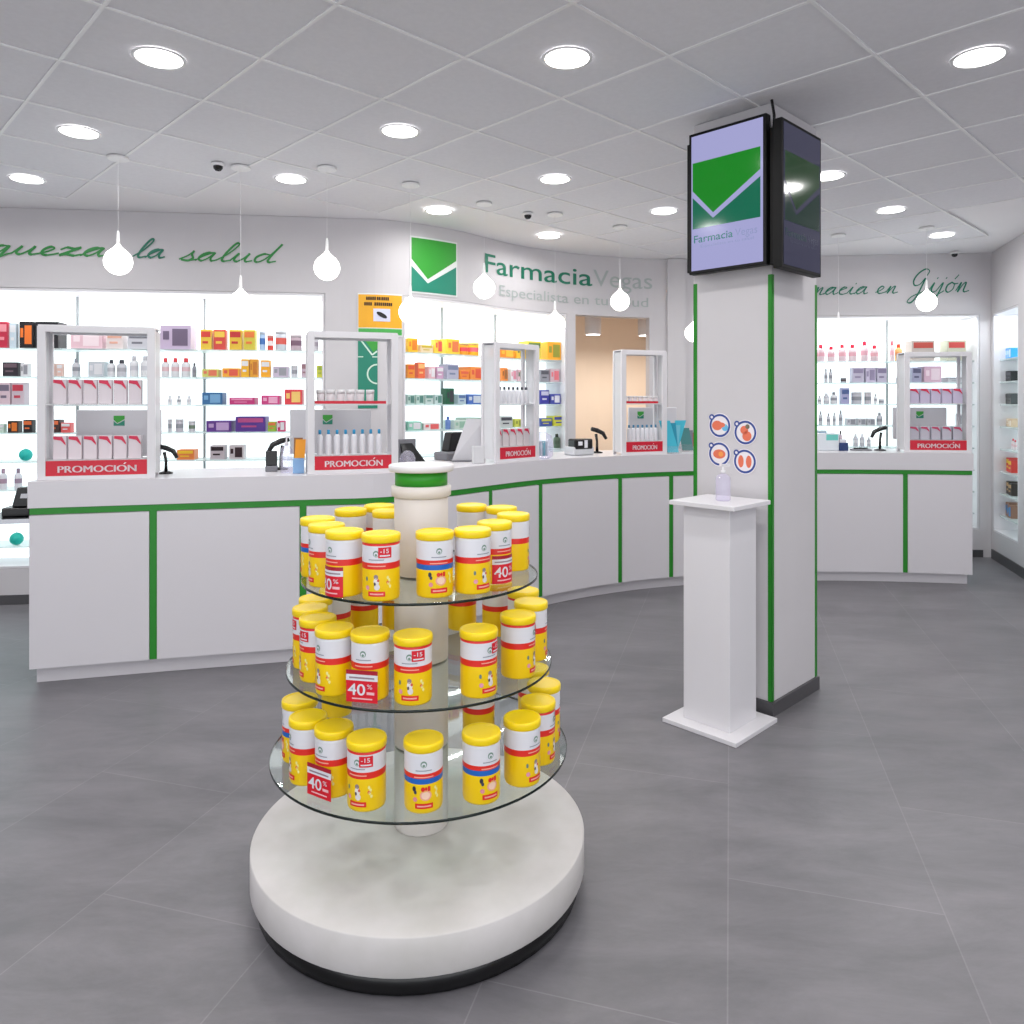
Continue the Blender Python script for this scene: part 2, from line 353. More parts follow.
# products: (px0, px1, height in px at its depth, kind, colour, accent, words)
W_, LG, GR = (226, 226, 230), (205, 205, 212), (150, 152, 160)
PR = {
 'left': {0: [(0, 10.3, 26, 'box', (196, 40, 70), (235, 150, 160), 'crimson carton'), (12, 19, 25, 'box', (200, 215, 225), W_, 'slim pale blue carton'), (21.5, 36, 30, 'box', (22, 18, 24), (240, 120, 40), 'black carton with orange patch'), (37.5, 61, 30, 'box', (20, 18, 26), (60, 50, 70), 'wide black carton'), (72, 105, 17, 'box', (232, 196, 206), (245, 225, 230), 'wide pale pink carton'), (108, 125, 17, 'box', (228, 214, 212), (226, 170, 150), 'cream carton with pink mark'), (129, 151, 17, 'box', LG, (120, 120, 130), 'pale grey carton with dark line'), (161, 193, 24, 'box', (196, 178, 204), (110, 95, 120), 'wide lilac carton'), (201.5, 213, 20, 'box', (232, 196, 60), (214, 60, 50), 'yellow and red carton'), (214.5, 227, 20, 'box', (214, 70, 60), (236, 196, 70), 'red and yellow carton'), (230, 243, 20, 'box', (226, 186, 50), (190, 40, 40), 'golden carton with red top'), (244.5, 256.5, 20, 'box', (206, 190, 60), (226, 120, 50), 'olive yellow carton'), (259.5, 266, 19, 'can', (170, 196, 226), (60, 110, 180), 'pale blue tin'), (267.5, 274, 15, 'can', (214, 70, 60), (230, 220, 220), 'red tin'), (275, 287, 20, 'can', (200, 206, 214), (214, 90, 80), 'pale grey tin with red foot'), (290, 302, 16, 'can', (190, 170, 180), (120, 90, 110), 'mauve tin'), (309, 319, 14, 'can', (206, 200, 206), (170, 160, 170), 'light grey tin')],
 1: [(5, 21, 14, 'box', (46, 40, 50), (110, 90, 100), 'dark carton'), (23, 31, 13, 'box', W_, GR, 'small white carton'), (49, 57, 13, 'box', (232, 200, 190), W_, 'small peach carton'), (59, 65, 13, 'box', (226, 190, 180), W_, 'narrow pink carton'), (73, 81, 18, 'bottle', LG, GR, 'grey capped white bottle'), (90, 106, 15, 'box', (200, 205, 212), W_, 'pale grey carton'), (108, 116, 17, 'bottle', W_, (60, 60, 70), 'dark capped white bottle'), (117, 127, 17, 'bottle', LG, (60, 60, 70), 'dark capped grey bottle'), (130, 139, 21, 'bottle', W_, LG, 'tall white bottle'), (141, 150, 21, 'bottle', W_, LG, 'tall white bottle with pale cap'), (162, 170, 19, 'bottle', W_, (226, 60, 70), 'red necked white bottle'), (171.5, 180, 19, 'bottle', W_, (226, 60, 70), 'red necked white bottle'), (181.5, 191, 19, 'bottle', W_, (226, 60, 70), 'red necked white bottle'), (193, 197.5, 14, 'bottle', GR, (90, 90, 100), 'slim grey bottle'), (203, 220, 8, 'box', (206, 206, 110), (226, 120, 90), 'flat yellow green carton'), (223, 241, 9, 'box', (240, 170, 50), (226, 90, 70), 'flat orange carton'), (242, 250, 18, 'box', (240, 180, 30), W_, 'orange carton with white top'), (250.5, 259, 18, 'box', (226, 160, 40), (200, 120, 30), 'dark orange carton'), (261.5, 271, 17, 'box', (245, 170, 20), W_, 'bright orange carton'), (273.5, 289, 11, 'box', (200, 186, 206), GR, 'lilac carton'), (291.5, 298, 12, 'can', LG, GR, 'small grey pot'), (302, 308, 14, 'box', (196, 176, 190), (150, 110, 120), 'mauve carton'), (317, 324, 12, 'box', (206, 206, 70), (160, 180, 60), 'lime carton')],
 2: [(1, 13, 22, 'box', (220, 196, 206), (120, 110, 130), 'pinkish grey carton'), (14, 27, 22, 'box', (206, 190, 200), (196, 60, 80), 'mauve carton with red patch'), (169, 173, 9, 'bottle', W_, LG, 'tiny white bottle'), (178, 182, 9, 'bottle', W_, GR, 'tiny white bottle with grey cap'), (188, 192, 9, 'bottle', W_, LG, 'tiny pale bottle'), (203, 224, 12, 'box', (56, 110, 160), (120, 170, 210), 'flat blue carton'), (230, 256, 7, 'box', (196, 50, 120), (230, 140, 180), 'magenta carton'), (262, 280.5, 9, 'box', (206, 60, 130), (236, 170, 200), 'flat pink carton'), (285, 303, 15, 'box', (226, 60, 70), (240, 200, 110), 'bright red carton')],
 3: [(0, 7, 9, 'box', (196, 220, 206), W_, 'pale green carton'), (10, 21, 12, 'box', (40, 28, 26), (226, 120, 40), 'black and orange carton'), (25.5, 35, 13, 'box', (24, 22, 26), (226, 110, 50), 'black carton with orange corner'), (49, 62, 13, 'box', (60, 36, 34), (226, 110, 60), 'brown and orange carton'), (63, 73, 10, 'box', (226, 90, 90), W_, 'coral carton'), (169, 173, 13, 'can', LG, GR, 'small grey pot'), (176, 184, 13, 'can', (200, 196, 206), GR, 'small lilac pot'), (189, 196, 11, 'can', LG, (110, 130, 110), 'small pot with green label'), (207, 233, 11, 'box', (96, 50, 140), (190, 160, 206), 'flat purple carton'), (236, 267, 15, 'box', (84, 46, 140), (180, 70, 130), 'large purple carton'), (268.5, 277, 10, 'box', (150, 190, 60), (230, 120, 60), 'green carton with orange mark'), (278, 286, 11, 'box', (206, 50, 110), W_, 'raspberry carton')],
 4: [(18.5, 32, 14, 'ball', (30, 190, 180), W_, 'teal ball'), (178, 196, 10, 'box', (232, 130, 60), (245, 200, 40), 'flat orange and yellow carton'), (211, 226, 14, 'box', (200, 190, 196), (40, 20, 26), 'grey carton with black and red print'), (230, 245, 14, 'box', (206, 196, 200), (50, 24, 30), 'light carton with black and red print')],
 5: [(0.5, 8, 21, 'bottle', (230, 230, 236), (180, 150, 170), 'white bottle'), (15.5, 23, 21, 'bottle', (226, 226, 234), (160, 140, 160), 'white bottle with mauve cap')],
 7: [(9, 23, 14, 'ball', (30, 196, 180), W_, 'teal ball')]},
 'middle': {0: [(406, 416, 14, 'box', (240, 190, 40), (226, 130, 40), 'orange yellow carton'), (418, 431, 8, 'box', (226, 206, 170), (206, 180, 60), 'cream carton'), (432.5, 440, 14, 'box', (240, 200, 70), (226, 90, 80), 'yellow carton with red base'), (444, 457, 15, 'box', (236, 206, 60), (226, 120, 70), 'lemon carton'), (459, 468, 12, 'can', (240, 160, 40), (226, 70, 90), 'orange tub'), (469, 479, 13, 'can', (245, 180, 30), (226, 100, 120), 'amber tub'), (497, 512, 9, 'box', (240, 140, 30), (250, 190, 60), 'bright orange carton'), (514, 523, 14, 'box', (236, 190, 60), (110, 120, 50), 'tall yellow carton with green top'), (525, 539, 18, 'box', (226, 206, 70), (100, 130, 60), 'tall lime yellow carton'), (545, 559, 18, 'box', (245, 170, 40), (150, 150, 50), 'tall orange carton with green panel')],
 1: [(405.5, 413, 14, 'box', (240, 150, 50), (226, 90, 60), 'orange carton'), (415.5, 423, 16, 'box', (236, 110, 70), (245, 190, 120), 'coral orange carton'), (426, 433, 12, 'box', (226, 180, 190), W_, 'pink carton'), (434, 441, 12, 'box', (200, 160, 190), W_, 'mauve carton'), (444, 456, 15, 'box', (180, 180, 200), (120, 130, 160), 'grey blue carton'), (457, 466, 9, 'box', (240, 140, 50), (226, 100, 70), 'low orange carton'), (467, 479.5, 13, 'box', (240, 150, 70), (226, 90, 60), 'apricot carton'), (499, 505, 13, 'box', (236, 140, 60), (170, 110, 60), 'narrow orange carton'), (508, 514, 12, 'box', W_, (226, 150, 170), 'white carton'), (515, 521.5, 12, 'box', (226, 190, 200), (90, 120, 100), 'pale pink carton'), (538, 547, 12, 'box', (150, 150, 160), (90, 90, 100), 'grey carton'), (548, 557.5, 13, 'box', (206, 180, 190), (226, 120, 130), 'rosy grey carton')],
 2: [(405.5, 413, 10, 'box', (196, 220, 212), (90, 140, 130), 'white and green carton'), (414, 422, 10, 'box', (200, 222, 214), (90, 140, 130), 'mint white carton'), (423, 431, 10, 'box', (200, 218, 214), (100, 150, 140), 'pale mint carton'), (432, 440, 10, 'box', (196, 216, 214), (90, 140, 130), 'white carton with green dot'), (443.5, 451.5, 16, 'box', (30, 96, 66), (60, 60, 70), 'dark green carton'), (455, 463, 10, 'box', (180, 200, 210), (80, 110, 160), 'pale blue carton'), (464, 479, 10, 'box', (70, 110, 190), (200, 210, 220), 'blue carton'), (538, 547, 14, 'box', (60, 60, 160), (200, 200, 226), 'navy carton'), (548, 558.5, 10, 'box', (70, 80, 170), (220, 220, 230), 'indigo carton')],
 3: [(405.5, 420, 9, 'box', (150, 210, 190), W_, 'mint carton'), (421, 438, 7, 'box', (226, 220, 220), (226, 100, 100), 'low white carton with red line'), (444.5, 449, 13, 'bottle', (110, 140, 200), (70, 100, 180), 'small blue bottle'), (451, 464, 9, 'box', (200, 216, 206), (150, 190, 170), 'pale green carton'), (465, 479, 11, 'box', (190, 212, 200), (110, 160, 140), 'sage carton'), (497, 510, 11, 'box', (200, 206, 206), (70, 70, 80), 'grey carton with dark mark'), (512, 522, 8, 'box', (206, 210, 90), (140, 150, 60), 'lime carton'), (538, 550, 8, 'box', (70, 90, 170), (206, 206, 80), 'blue and yellow carton'), (551, 563, 10, 'box', (214, 214, 70), (70, 80, 160), 'yellow and blue carton')],
 4: [(553.5, 559.5, 14, 'bottle', (90, 110, 90), (50, 60, 50), 'dark green bottle')]},
 'right': {0: [(816.5, 825, 17, 'bottle', (224, 200, 208), (220, 20, 60), 'white bottle with red cap'), (827, 835, 15, 'bottle', (224, 204, 210), (220, 20, 60), 'short white bottle with red cap'), (838, 846, 17, 'bottle', (224, 200, 208), (226, 30, 60), 'white bottle with crimson cap'), (848, 856.5, 17, 'bottle', (224, 204, 210), (220, 20, 60), 'white bottle with bright red cap'), (860.5, 868, 20, 'bottle', (226, 206, 212), (220, 20, 70), 'tall white bottle with red cap'), (870, 878.5, 16, 'bottle', (222, 200, 206), (226, 30, 60), 'squat white bottle with red cap'), (889, 893.5, 20, 'bottle', (226, 206, 212), (226, 30, 70), 'slim white bottle with red cap'), (894.5, 902, 17, 'bottle', (240, 190, 120), (230, 70, 20), 'orange bottle'), (909.5, 933.5, 24, 'box', (186, 176, 170), (180, 70, 60), 'large grey carton with red brown top'), (945, 964.5, 24, 'box', (186, 186, 166), (190, 60, 56), 'large greenish carton with red top')],
 1: [(823.5, 827, 14, 'bottle', LG, GR, 'slim grey bottle'), (828, 832, 14, 'bottle', LG, GR, 'slim pale bottle'), (840, 846, 5, 'can', GR, (70, 50, 50), 'tiny pot with dark lid'), (851, 863, 15, 'box', (196, 190, 210), (150, 140, 170), 'lilac grey carton'), (864, 874.5, 15, 'box', (200, 192, 214), (150, 140, 170), 'pale violet carton'), (875.5, 885.5, 15, 'box', (196, 190, 210), (140, 130, 160), 'lavender carton'), (896, 903, 5, 'box', LG, GR, 'low grey carton'), (910.5, 920, 15, 'box', (160, 160, 186), (90, 90, 120), 'slate violet carton'), (922, 940, 16, 'box', (206, 170, 190), (226, 206, 216), 'pink lilac carton'), (946, 963, 5, 'box', (190, 190, 196), GR, 'low wide grey carton')],
 2: [(817, 821, 8, 'bottle', W_, GR, 'small white bottle'), (823, 829, 11, 'bottle', LG, W_, 'pale bottle'), (830, 837, 12, 'bottle', W_, GR, 'white bottle'), (840, 848.5, 16, 'box', (170, 170, 206), (80, 100, 150), 'blue violet carton'), (851.5, 862, 12, 'can', LG, GR, 'grey tub'), (864, 871, 12, 'can', (206, 202, 210), GR, 'pale tub'), (873, 876, 10, 'bottle', W_, GR, 'slim white bottle'), (878, 883.5, 5, 'can', LG, GR, 'low pale pot'), (895.5, 899.5, 11, 'bottle', W_, (90, 90, 96), 'narrow bottle')],
 3: [(818, 822, 14, 'bottle', (200, 205, 210), GR, 'slim grey bottle'), (826, 829.5, 12, 'bottle', LG, GR, 'slim pale bottle'), (832, 835, 13, 'bottle', (200, 204, 210), GR, 'thin bottle'), (838, 842, 15, 'bottle', (196, 200, 208), GR, 'taller slim bottle'), (845.5, 855, 7, 'box', LG, GR, 'low grey carton'), (856.5, 865, 7, 'box', (206, 206, 212), GR, 'low pale carton'), (866, 874, 7, 'box', LG, GR, 'low light grey carton'), (876, 882, 13, 'bottle', (200, 200, 208), GR, 'grey bottle'), (955, 960, 12, 'box', (220, 220, 226), GR, 'narrow white carton')],
 4: [(816.5, 826, 16, 'box', (190, 206, 216), (120, 160, 200), 'pale blue bag'), (827, 834, 12, 'box', (110, 200, 190), W_, 'turquoise carton'), (838, 841.5, 16, 'bottle', (210, 190, 200), (80, 70, 80), 'slim bottle with dark cap'), (852.5, 857.5, 13, 'bottle', LG, W_, 'white tube'), (859, 864, 13, 'bottle', LG, W_, 'pale tube'), (866, 870, 10, 'bottle', LG, W_, 'short tube')],
 7: [(972.5, 977.5, 13, 'box', (60, 190, 190), W_, 'turquoise carton')]},
}
ROWN = ['top', 'second', 'third', 'fourth', 'fifth', 'sixth', 'seventh', 'lowest']
KIND = {'box': ('carton', 'carton'), 'bottle': ('bottle', 'bottle'), 'can': ('tub', 'tub'), 'ball': ('ball', 'ball')}
def product(kind, w, d, h, col, acc, loc, rz, label, group):
    name, cat = KIND[kind]
    if kind == 'box':
        m = MB(); b = min(.004, w*.1); m.box(-w/2, w/2, -d/2, d/2, 0, h, cm(col), bev=b)
        r = random.random()
        if r < .5: m.box(-w*.42, w*.42, -d/2-.0012, -d/2+.001, h*.62, h*.9, cm(acc)); m.box(-w*.3, w*.2, -d/2-.0012, -d/2+.001, h*.3, h*.42, cm(acc))
        else: m.box(-w*.1, w*.4, -d/2-.0012, -d/2+.001, h*.15, h*.85, cm(acc)); m.box(-w*.4, -w*.2, -d/2-.0012, -d/2+.001, h*.4, h*.75, cm(acc))
        o = m.build(name); o.location = loc; o.rotation_euler = (0, 0, rz); return tag(o, label, cat, group)
    if kind == 'ball':
        r = min(w, h)/2; m = MB(); m.lathe([(0.001, 0)]+[(r*sin(pi*k/14), r-r*cos(pi*k/14)) for k in range(1, 14)]+[(.001, 2*r)], cm(col), 24)
        m.lathe([(.004, 2*r-.002), (.003, 2*r+.012), (.001, 2*r+.014)], cm(acc), 8)
        o = m.build(name); o.location = loc; return tag(o, label, cat, group)
    t = thing(name, label, cat, loc, rz, group); r = w/2
    if kind == 'can':
        m = MB(); m.lathe([(r*.96, 0), (r, .003), (r, h*.3), (r, h*.62), (r, h*.8), (r*.97, h*.82)], None, 18, mats=[cm(col)]*2+[cm(acc)]+[cm(col)]*2); m.build('body', t)
        m = MB(); m.lathe([(r*1.02, h*.82), (r*1.03, h*.98), (r*.96, h)], cm(tuple(min(255, int(c*.5+110)) for c in col)), 18); m.build('lid', t)
    else:
        m = MB(); m.lathe([(r*.92, 0), (r, .004), (r, h*.3), (r, h*.52), (r, h*.64), (r*.8, h*.73), (r*.42, h*.78)], None, 16, mats=[cm(col)]*2+[cm(acc) if sum(acc) > 450 else cm(tuple(int(c*.8+acc[i]*.2) for i, c in enumerate(col)))]+[cm(col)]*3); m.build('body', t)
        m = MB(); m.lathe([(r*.46, h*.78), (r*.5, h*.8), (r*.46, h*.97), (r*.36, h)], cm(acc), 14); m.build('cap', t)
    return t
for cab, rows in PR.items():
    for row, items in rows.items():
        z = ZS[row]
        for i, (a, b, hp, kind, col, acc, words) in enumerate(items):
            off = .10
            c = WALL.ray((a+b)/2, off); x, y, tx, ty = WALL.at(c, off)
            w = (b-a)/F*y/max(.25, (tx-(x/y)*ty)); h = hp/F*y; d = min(.16, max(.02, w*.9)) if kind == 'box' else w
            w *= .96
            if kind == 'ball': h = w
            h = min(h, .2)
            p, rz = local(WALL, c, off+d/2-.04, z)
            lab = '%s, %s from left on %s shelf, %s lit cabinet' % (words, ORD[i], ROWN[row], cab)
            product(kind, w, d, h, col, acc, p, rz, lab, 'products on the shelves of the %s cabinet' % cab)
# far right cabinet, seen almost edge on
RI = [(0, .105, .10, 'box', (40, 150, 230), (200, 226, 245), 'bright blue carton'), (1, .10, .10, 'box', (20, 22, 26), (80, 80, 90), 'black carton'), (2, .10, .10, 'box', (80, 84, 86), (50, 54, 56), 'dark grey carton'), (3, .075, .09, 'box', (226, 200, 170), (240, 226, 206), 'beige carton'), (4, .10, .03, 'bottle', (236, 220, 224), (226, 90, 100), 'white bottle with pink cap'), (5, .13, .09, 'box', (214, 60, 50), (245, 200, 40), 'red and yellow carton'), (6, .12, .09, 'box', (50, 40, 34), (196, 160, 110), 'dark carton with tan base'), (7, .13, .10, 'box', (150, 110, 90), (60, 140, 200), 'brown carton with blue mark')]
for row, h, w, kind, col, acc, words in RI:
    for k, s in enumerate((RN[0]+.065, RN[0]+.19)):
        p, rz = local(RW, s, .15 if k == 0 else .13, ZS[row])
        product(kind, w, min(.1, w), h*(1 if k == 0 else .92), col, acc, p, rz, '%s, %s on %s shelf, side wall cabinet' % (words, ['farther one', 'nearer one'][k], ROWN[row]), 'products in the side wall cabinet')

# ------------------------------------------------------------------ wall lettering and signs
def wall_logo_pts(T, mb, e=0):
    mb.add([T(*p) for p in [(0, 1), (0, .6), (.34, .25), (1, .67), (1, 1)]], [(0, 1, 2, 3, 4)], M_logo1)
    mb.add([T(*p) for p in [(0, .47), (0, 0), (1, 0), (1, .55), (.34, .17)]], [(0, 1, 4), (1, 2, 4), (2, 3, 4)], M_logo2)
s0, s1 = rs(411), rs(455.5)
mb = MB(); n = 12
sweep(mb, WALL, s0-.012, s1+.012, -.008, -.001, 2.377, 2.835, mat('sign_white', (228, 232, 230), .4))
mb.build('wall_logo_sign')
o = C.objects['wall_logo_sign']; tag(o, 'square green logo sign with white tick, on wall above middle lit cabinet', 'sign')
def wlogo(z0, z1, s0, s1, off, parent):
    m = MB()
    def strip(top, bot, mt, uu):
        for a, b in zip(uu, uu[1:]):
            q = [(a, bot(a)), (b, bot(b)), (b, top(b)), (a, top(a))]
            m.add([wp(WALL, s0+(s1-s0)*u, off, z0+(z1-z0)*v) for u, v in q], [(0, 1, 2, 3)], mt)
    U = [k/24 for k in range(9)]+[.34]+[k/24 for k in range(9, 25)]
    tick1 = lambda u: .6-(.35)*u/.34 if u <= .34 else .25+.42*(u-.34)/.66
    tick0 = lambda u: .47-(.30)*u/.34 if u <= .34 else .17+.38*(u-.34)/.66
    strip(lambda u: 1, tick1, M_logo1, U); strip(tick0, lambda u: 0, M_logo2, U)
    return m.build('logo', parent, recalc=False)
wlogo(2.39, 2.822, s0, s1, -.010, o)
def wall_text(s, px0, px1, zb, h, m, label, bold=0, cat='lettering', path=WALL, off=-.006):
    a, b = path.ray(px0), path.ray(px1); mb = MB()
    text_into(mb, s, lambda x, y: wp(path, a+(b-a)*x, off, zb+h*y), m, bold)
    o = mb.build('wall_lettering', recalc=False); tag(o, label, cat); return o
wall_text('Farmacia', 484.5, 592, 2.638, .165, M_text, 'dark teal word Farmacia on the wall right of the logo', .006)
wall_text('Vegas', 593, 652, 2.638, .165, M_textl, 'pale grey word Vegas on the wall above the doorway')
wall_text('Especialista en tu salud', 499, 648, 2.455, .095, M_textl, 'small pale grey line Especialista en tu salud under the name')
# handwriting strokes
GL = {
'a': ([[(0, .05), (.3, .5), (.75, .92), (.95, .95), (.6, 1.0), (.28, .75), (.15, .3), (.38, .02), (.72, .35), (.97, .97), (.88, .4), (1.0, .03), (1.3, .15)]], 1.3),
'u': ([[(0, .15), (.3, .97), (.2, .3), (.42, .02), (.75, .4), (.98, .97), (.88, .35), (1.0, .03), (1.35, .15)]], 1.35),
'e': ([[(0, .15), (.45, .45), (.68, .82), (.45, 1), (.2, .7), (.17, .25), (.42, 0), (.8, .1), (1.05, .25)]], 1.05),
'z': ([[(0, .7), (.25, .97), (.6, .85), (.95, .97), (.55, .5), (.15, .03), (.5, .13), (.85, 0), (1.2, .15)]], 1.2),
'q': ([[(.95, .97), (.5, 1), (.18, .6), (.25, .08), (.6, .2), (.95, .97), (.78, -.2), (.55, -1.1), (.4, -1.2), (.6, -.7), (1.0, -.1), (1.3, .15)]], 1.3),
'l': ([[(0, .15), (.5, .9), (.85, 1.8), (.85, 2.2), (.65, 2.1), (.4, 1.2), (.3, .3), (.45, .02), (.85, .15)]], .85),
's': ([[(0, .15), (.4, .6), (.62, 1.1), (.6, .75), (.78, .3), (.55, .0), (.15, .1), (.5, 0), (1.0, .15)]], 1.0),
'd': ([[(.95, .9), (.55, 1), (.18, .6), (.22, .08), (.55, .1), (.95, .8), (1.35, 2.2), (1.1, 1.1), (1.0, .25), (1.12, .02), (1.5, .15)]], 1.5),
'm': ([[(0, .15), (.3, .97), (.2, .02), (.45, .75), (.68, .97), (.62, .02), (.88, .75), (1.12, .95), (1.05, .15), (1.2, .02), (1.45, .15)]], 1.45),
'r': ([[(0, .15), (.35, 1.05), (.48, .88), (.8, .88), (.68, .35), (.8, .03), (1.1, .15)]], 1.1),
'c': ([[(0, .15), (.35, .6), (.78, .88), (.5, 1), (.2, .6), (.27, .1), (.6, 0), (1.0, .15)]], 1.0),
'i': ([[(0, .15), (.35, .97), (.25, .3), (.42, .02), (.75, .15)], [(.52, 1.4), (.58, 1.5)]], .75),
'n': ([[(0, .15), (.3, .97), (.2, .02), (.5, .75), (.78, .95), (.72, .2), (.88, .02), (1.25, .15)]], 1.25),
'j': ([[(0, .15), (.45, .97), (.3, .0), (.05, -1.0), (-.25, -.95), (.05, -.4), (.75, .15)], [(.62, 1.4), (.68, 1.5)]], .75),
'o': ([[(.55, 1), (.2, .7), (.17, .2), (.45, 0), (.8, .3), (.82, .8), (.55, 1), (.85, .85), (1.15, .9)], [(.75, 1.35), (1.0, 1.75)]], 1.15),
'G': ([[(1.25, 1.75), (1.35, 2.2), (.95, 2.4), (.4, 2.0), (.1, 1.3), (.3, .75), (.8, .85), (1.15, 1.45), (1.0, .5), (.8, -.4), (.45, -1.0), (.05, -.95), (.3, -.45), (1.0, -.05), (1.8, .25)]], 1.8),
'F': ([[(.2, 1.9), (.9, 2.25), (2.0, 2.2)], [(1.3, 2.2), (1.0, 1.1), (.6, .1), (.1, .1)], [(.6, 1.15), (1.5, 1.2)]], 1.7),
' ': ([], .9)}
def script(word, px0, px1, zb, xh, m, label, w=.011):
    tot = sum(GL[c][1] for c in word); a, b = WALL.ray(px0), WALL.ray(px1); sc = (b-a)/tot; mb = MB(); x = 0
    for c in word:
        for st in GL[c][0]:
            P = catmull([(x+px_+.28*py, py) for px_, py in st], 7)
            for k in range(len(P)-1):
                (x0, y0), (x1, y1) = P[k], P[k+1]
                def q(xx, yy, d): return wp(WALL, a+sc*xx, -.006-.0001*k % .002, zb+xh*yy+d)
                dx, dy = sc*(x1-x0), xh*(y1-y0); L = hypot(dx, dy)+1e-9
                wd = w*(.75 if dy > 0 else 1.15)/2; ox, oy = -dy/L*wd/sc, dx/L*wd
                ex, ey = dx/L*wd*.6/sc, dy/L*wd*.6
                mb.add([q(x0+ox-ex, y0, oy-ey), q(x0-ox-ex, y0, -oy-ey), q(x1-ox+ex, y1, -oy+ey), q(x1+ox+ex, y1, oy+ey)], [(0, 1, 2, 3)], m)
        x += GL[c][1]
    o = mb.build('wall_lettering', recalc=False); return tag(o, label, 'lettering')
script('queza', -14, 105, 2.595, .062, M_text2, 'green handwritten word ending queza at left edge of wall', .016)
script('la', 133, 164, 2.592, .064, M_text, 'green handwritten word la right of the first globe', .014)
script('salud', 179, 275, 2.578, .064, M_text2, 'green handwritten word salud at end of left wall', .014)
script('Farmacia', 768, 867, 2.56, .07, M_text, 'teal handwritten word half hidden behind the column', .011)
script('en', 875, 897, 2.562, .07, M_text, 'teal handwritten word en on the right back wall', .011)
script('Gijon', 909, 968, 2.565, .095, M_text, 'teal handwritten word Gijón on the right back wall', .012)

# orange notice, green poster
a, b = rs(358.5), rs(401.5)
t = thing('wall_notice', 'orange notice with green bottom strip on the wall beside middle cabinet', 'sign')
m = MB(); sweep(m, WALL, a-.005, b+.005, -.008, -.001, 2.02, 2.355, mat('sign_white', (228, 232, 230), .4)); m.build('board', t)
m = MB(); sweep(m, WALL, a, b, -.0095, -.008, 2.085, 2.345, mat('notice_orange', (238, 172, 30), .5)); m.build('orange_field', t)
m = MB(); sweep(m, WALL, a, b, -.0095, -.008, 2.03, 2.078, mat('notice_green', (70, 170, 78), .5)); m.build('green_strip', t)
m = MB(); c = (a+b)/2; sweep(m, WALL, c-.055, c+.075, -.011, -.0095, 2.135, 2.235, mat('notice_picture', (214, 216, 236), .5))
m.add([wp(WALL, c+.01+.045*cos(q)*cos(-.5)-.017*sin(q)*sin(-.5), -.0125, 2.185+.045*cos(q)*sin(-.5)+.017*sin(q)*cos(-.5)) for q in [2*pi*k/20 for k in range(20)]], [tuple(range(20))], M_black)
m.build('picture', t)
m = MB()
for k, (zz, segs) in enumerate(((2.302, ((-.11, -.035), (-.028, -.002), (.006, .075))), (2.258, ((-.125, -.055), (-.047, .012), (.016, .095))))):
    for x0, x1 in segs:
        q = x0
        while q < x1-.01: m.add([wp(WALL, c+q, -.011, zz), wp(WALL, c+q+.0125, -.011, zz), wp(WALL, c+q+.0125, -.011, zz+.026), wp(WALL, c+q, -.011, zz+.026)], [(0, 1, 2, 3)], mat('notice_brown', (60, 36, 8), .6)); q += .0155
m.build('lettering', t, recalc=False)
t2 = thing('wall_poster', 'tall green poster with white curves, on wall seen through second promotion display', 'poster')
a, b = rs(358), rs(377.5)
m = MB(); sweep(m, WALL, a, b, -.006, -.001, 1.45, 2.0, M_logo2); m.build('board', t2)
m = MB(); mw = mat('poster_white', (206, 232, 216), .5)
def wline(m, pts, wd, mt, off=-.0075):
    for (x0, y0), (x1, y1) in zip(pts, pts[1:]):
        L = hypot(x1-x0, y1-y0); ox, oy = -(y1-y0)/L*wd/2, (x1-x0)/L*wd/2
        m.add([wp(WALL, x0+ox, off, y0+oy), wp(WALL, x0-ox, off, y0-oy), wp(WALL, x1-ox, off, y1-oy), wp(WALL, x1+ox, off, y1+oy)], [(0, 1, 2, 3)], mt)
wline(m, [(a+.02, 1.99), (a+.11, 1.87), (b-.004, 1.9)], .012, mw); wline(m, [(a, 1.855), (b, 1.855)], .008, mw)
wline(m, [(b-.002-.075*sin(pi*k/12), 1.72+.075*cos(pi*k/12)) for k in range(13)], .012, mw)
m.add([wp(WALL, a+.05, -.0072, 1.99), wp(WALL, a+.12, -.0072, 1.89), wp(WALL, b, -.0072, 1.92), wp(WALL, b, -.0072, 1.99)], [(0, 1, 2, 3)], M_logo1)
m.build('white_lines', t2, recalc=False)

# ------------------------------------------------------------------ service counter
DEP = .62
t = thing('service_counter', 'long curved white counter with green strips in front of the lit cabinets', 'counter')
c0, c1 = -.02, CNT.ray(972.5)
m = MB(); sweep(m, CNT, c0+.02, c1-.02, .05, DEP, 0, .085, M_counter); m.build('plinth', t)
m = MB(); sweep(m, CNT, c0, c1, .020, DEP, .085, 1.072, M_counter); m.build('carcass', t)
m = MB(); sweep(m, CNT, c0-.008, c1+.008, 0, DEP+.01, .938, 1.078, M_counter); m.build('worktop', t)
m = MB(); sweep(m, CNT, c0, c1, .004, .020, .903, .937, M_green); m.build('green_band', t)
bars_px = [153, 303, 398, 442, 491, 541, 620.5, 671, 752, 830, 905.5]
bs = [CNT.ray(p) for p in (153, 303)]; bs += [CNT.ray(398)]+[CNT.ray(p) for p in (443, 490.8, 540.8, 620.3, 671.3, 760, 905.5)]
prev = c0
for k, q in enumerate(bs+[None]):
    if q: m = MB(); sweep(m, CNT, q-.018, q+.018, .004, .020, .087, .903, M_green); m.build('green_strip', t)
    e = (q-.020) if q else c1
    m = MB(); sweep(m, CNT, prev, e, 0, .020, .087, .899, M_counter); m.build('front_panel', t)
    prev = (q+.020) if q else None
m = MB(); lp, lr = local(CNT, c0, .35, 0)
def LT(p): return (lp[0]+p[0]*cos(lr)-p[1]*sin(lr), lp[1]+p[0]*sin(lr)+p[1]*cos(lr), p[2])
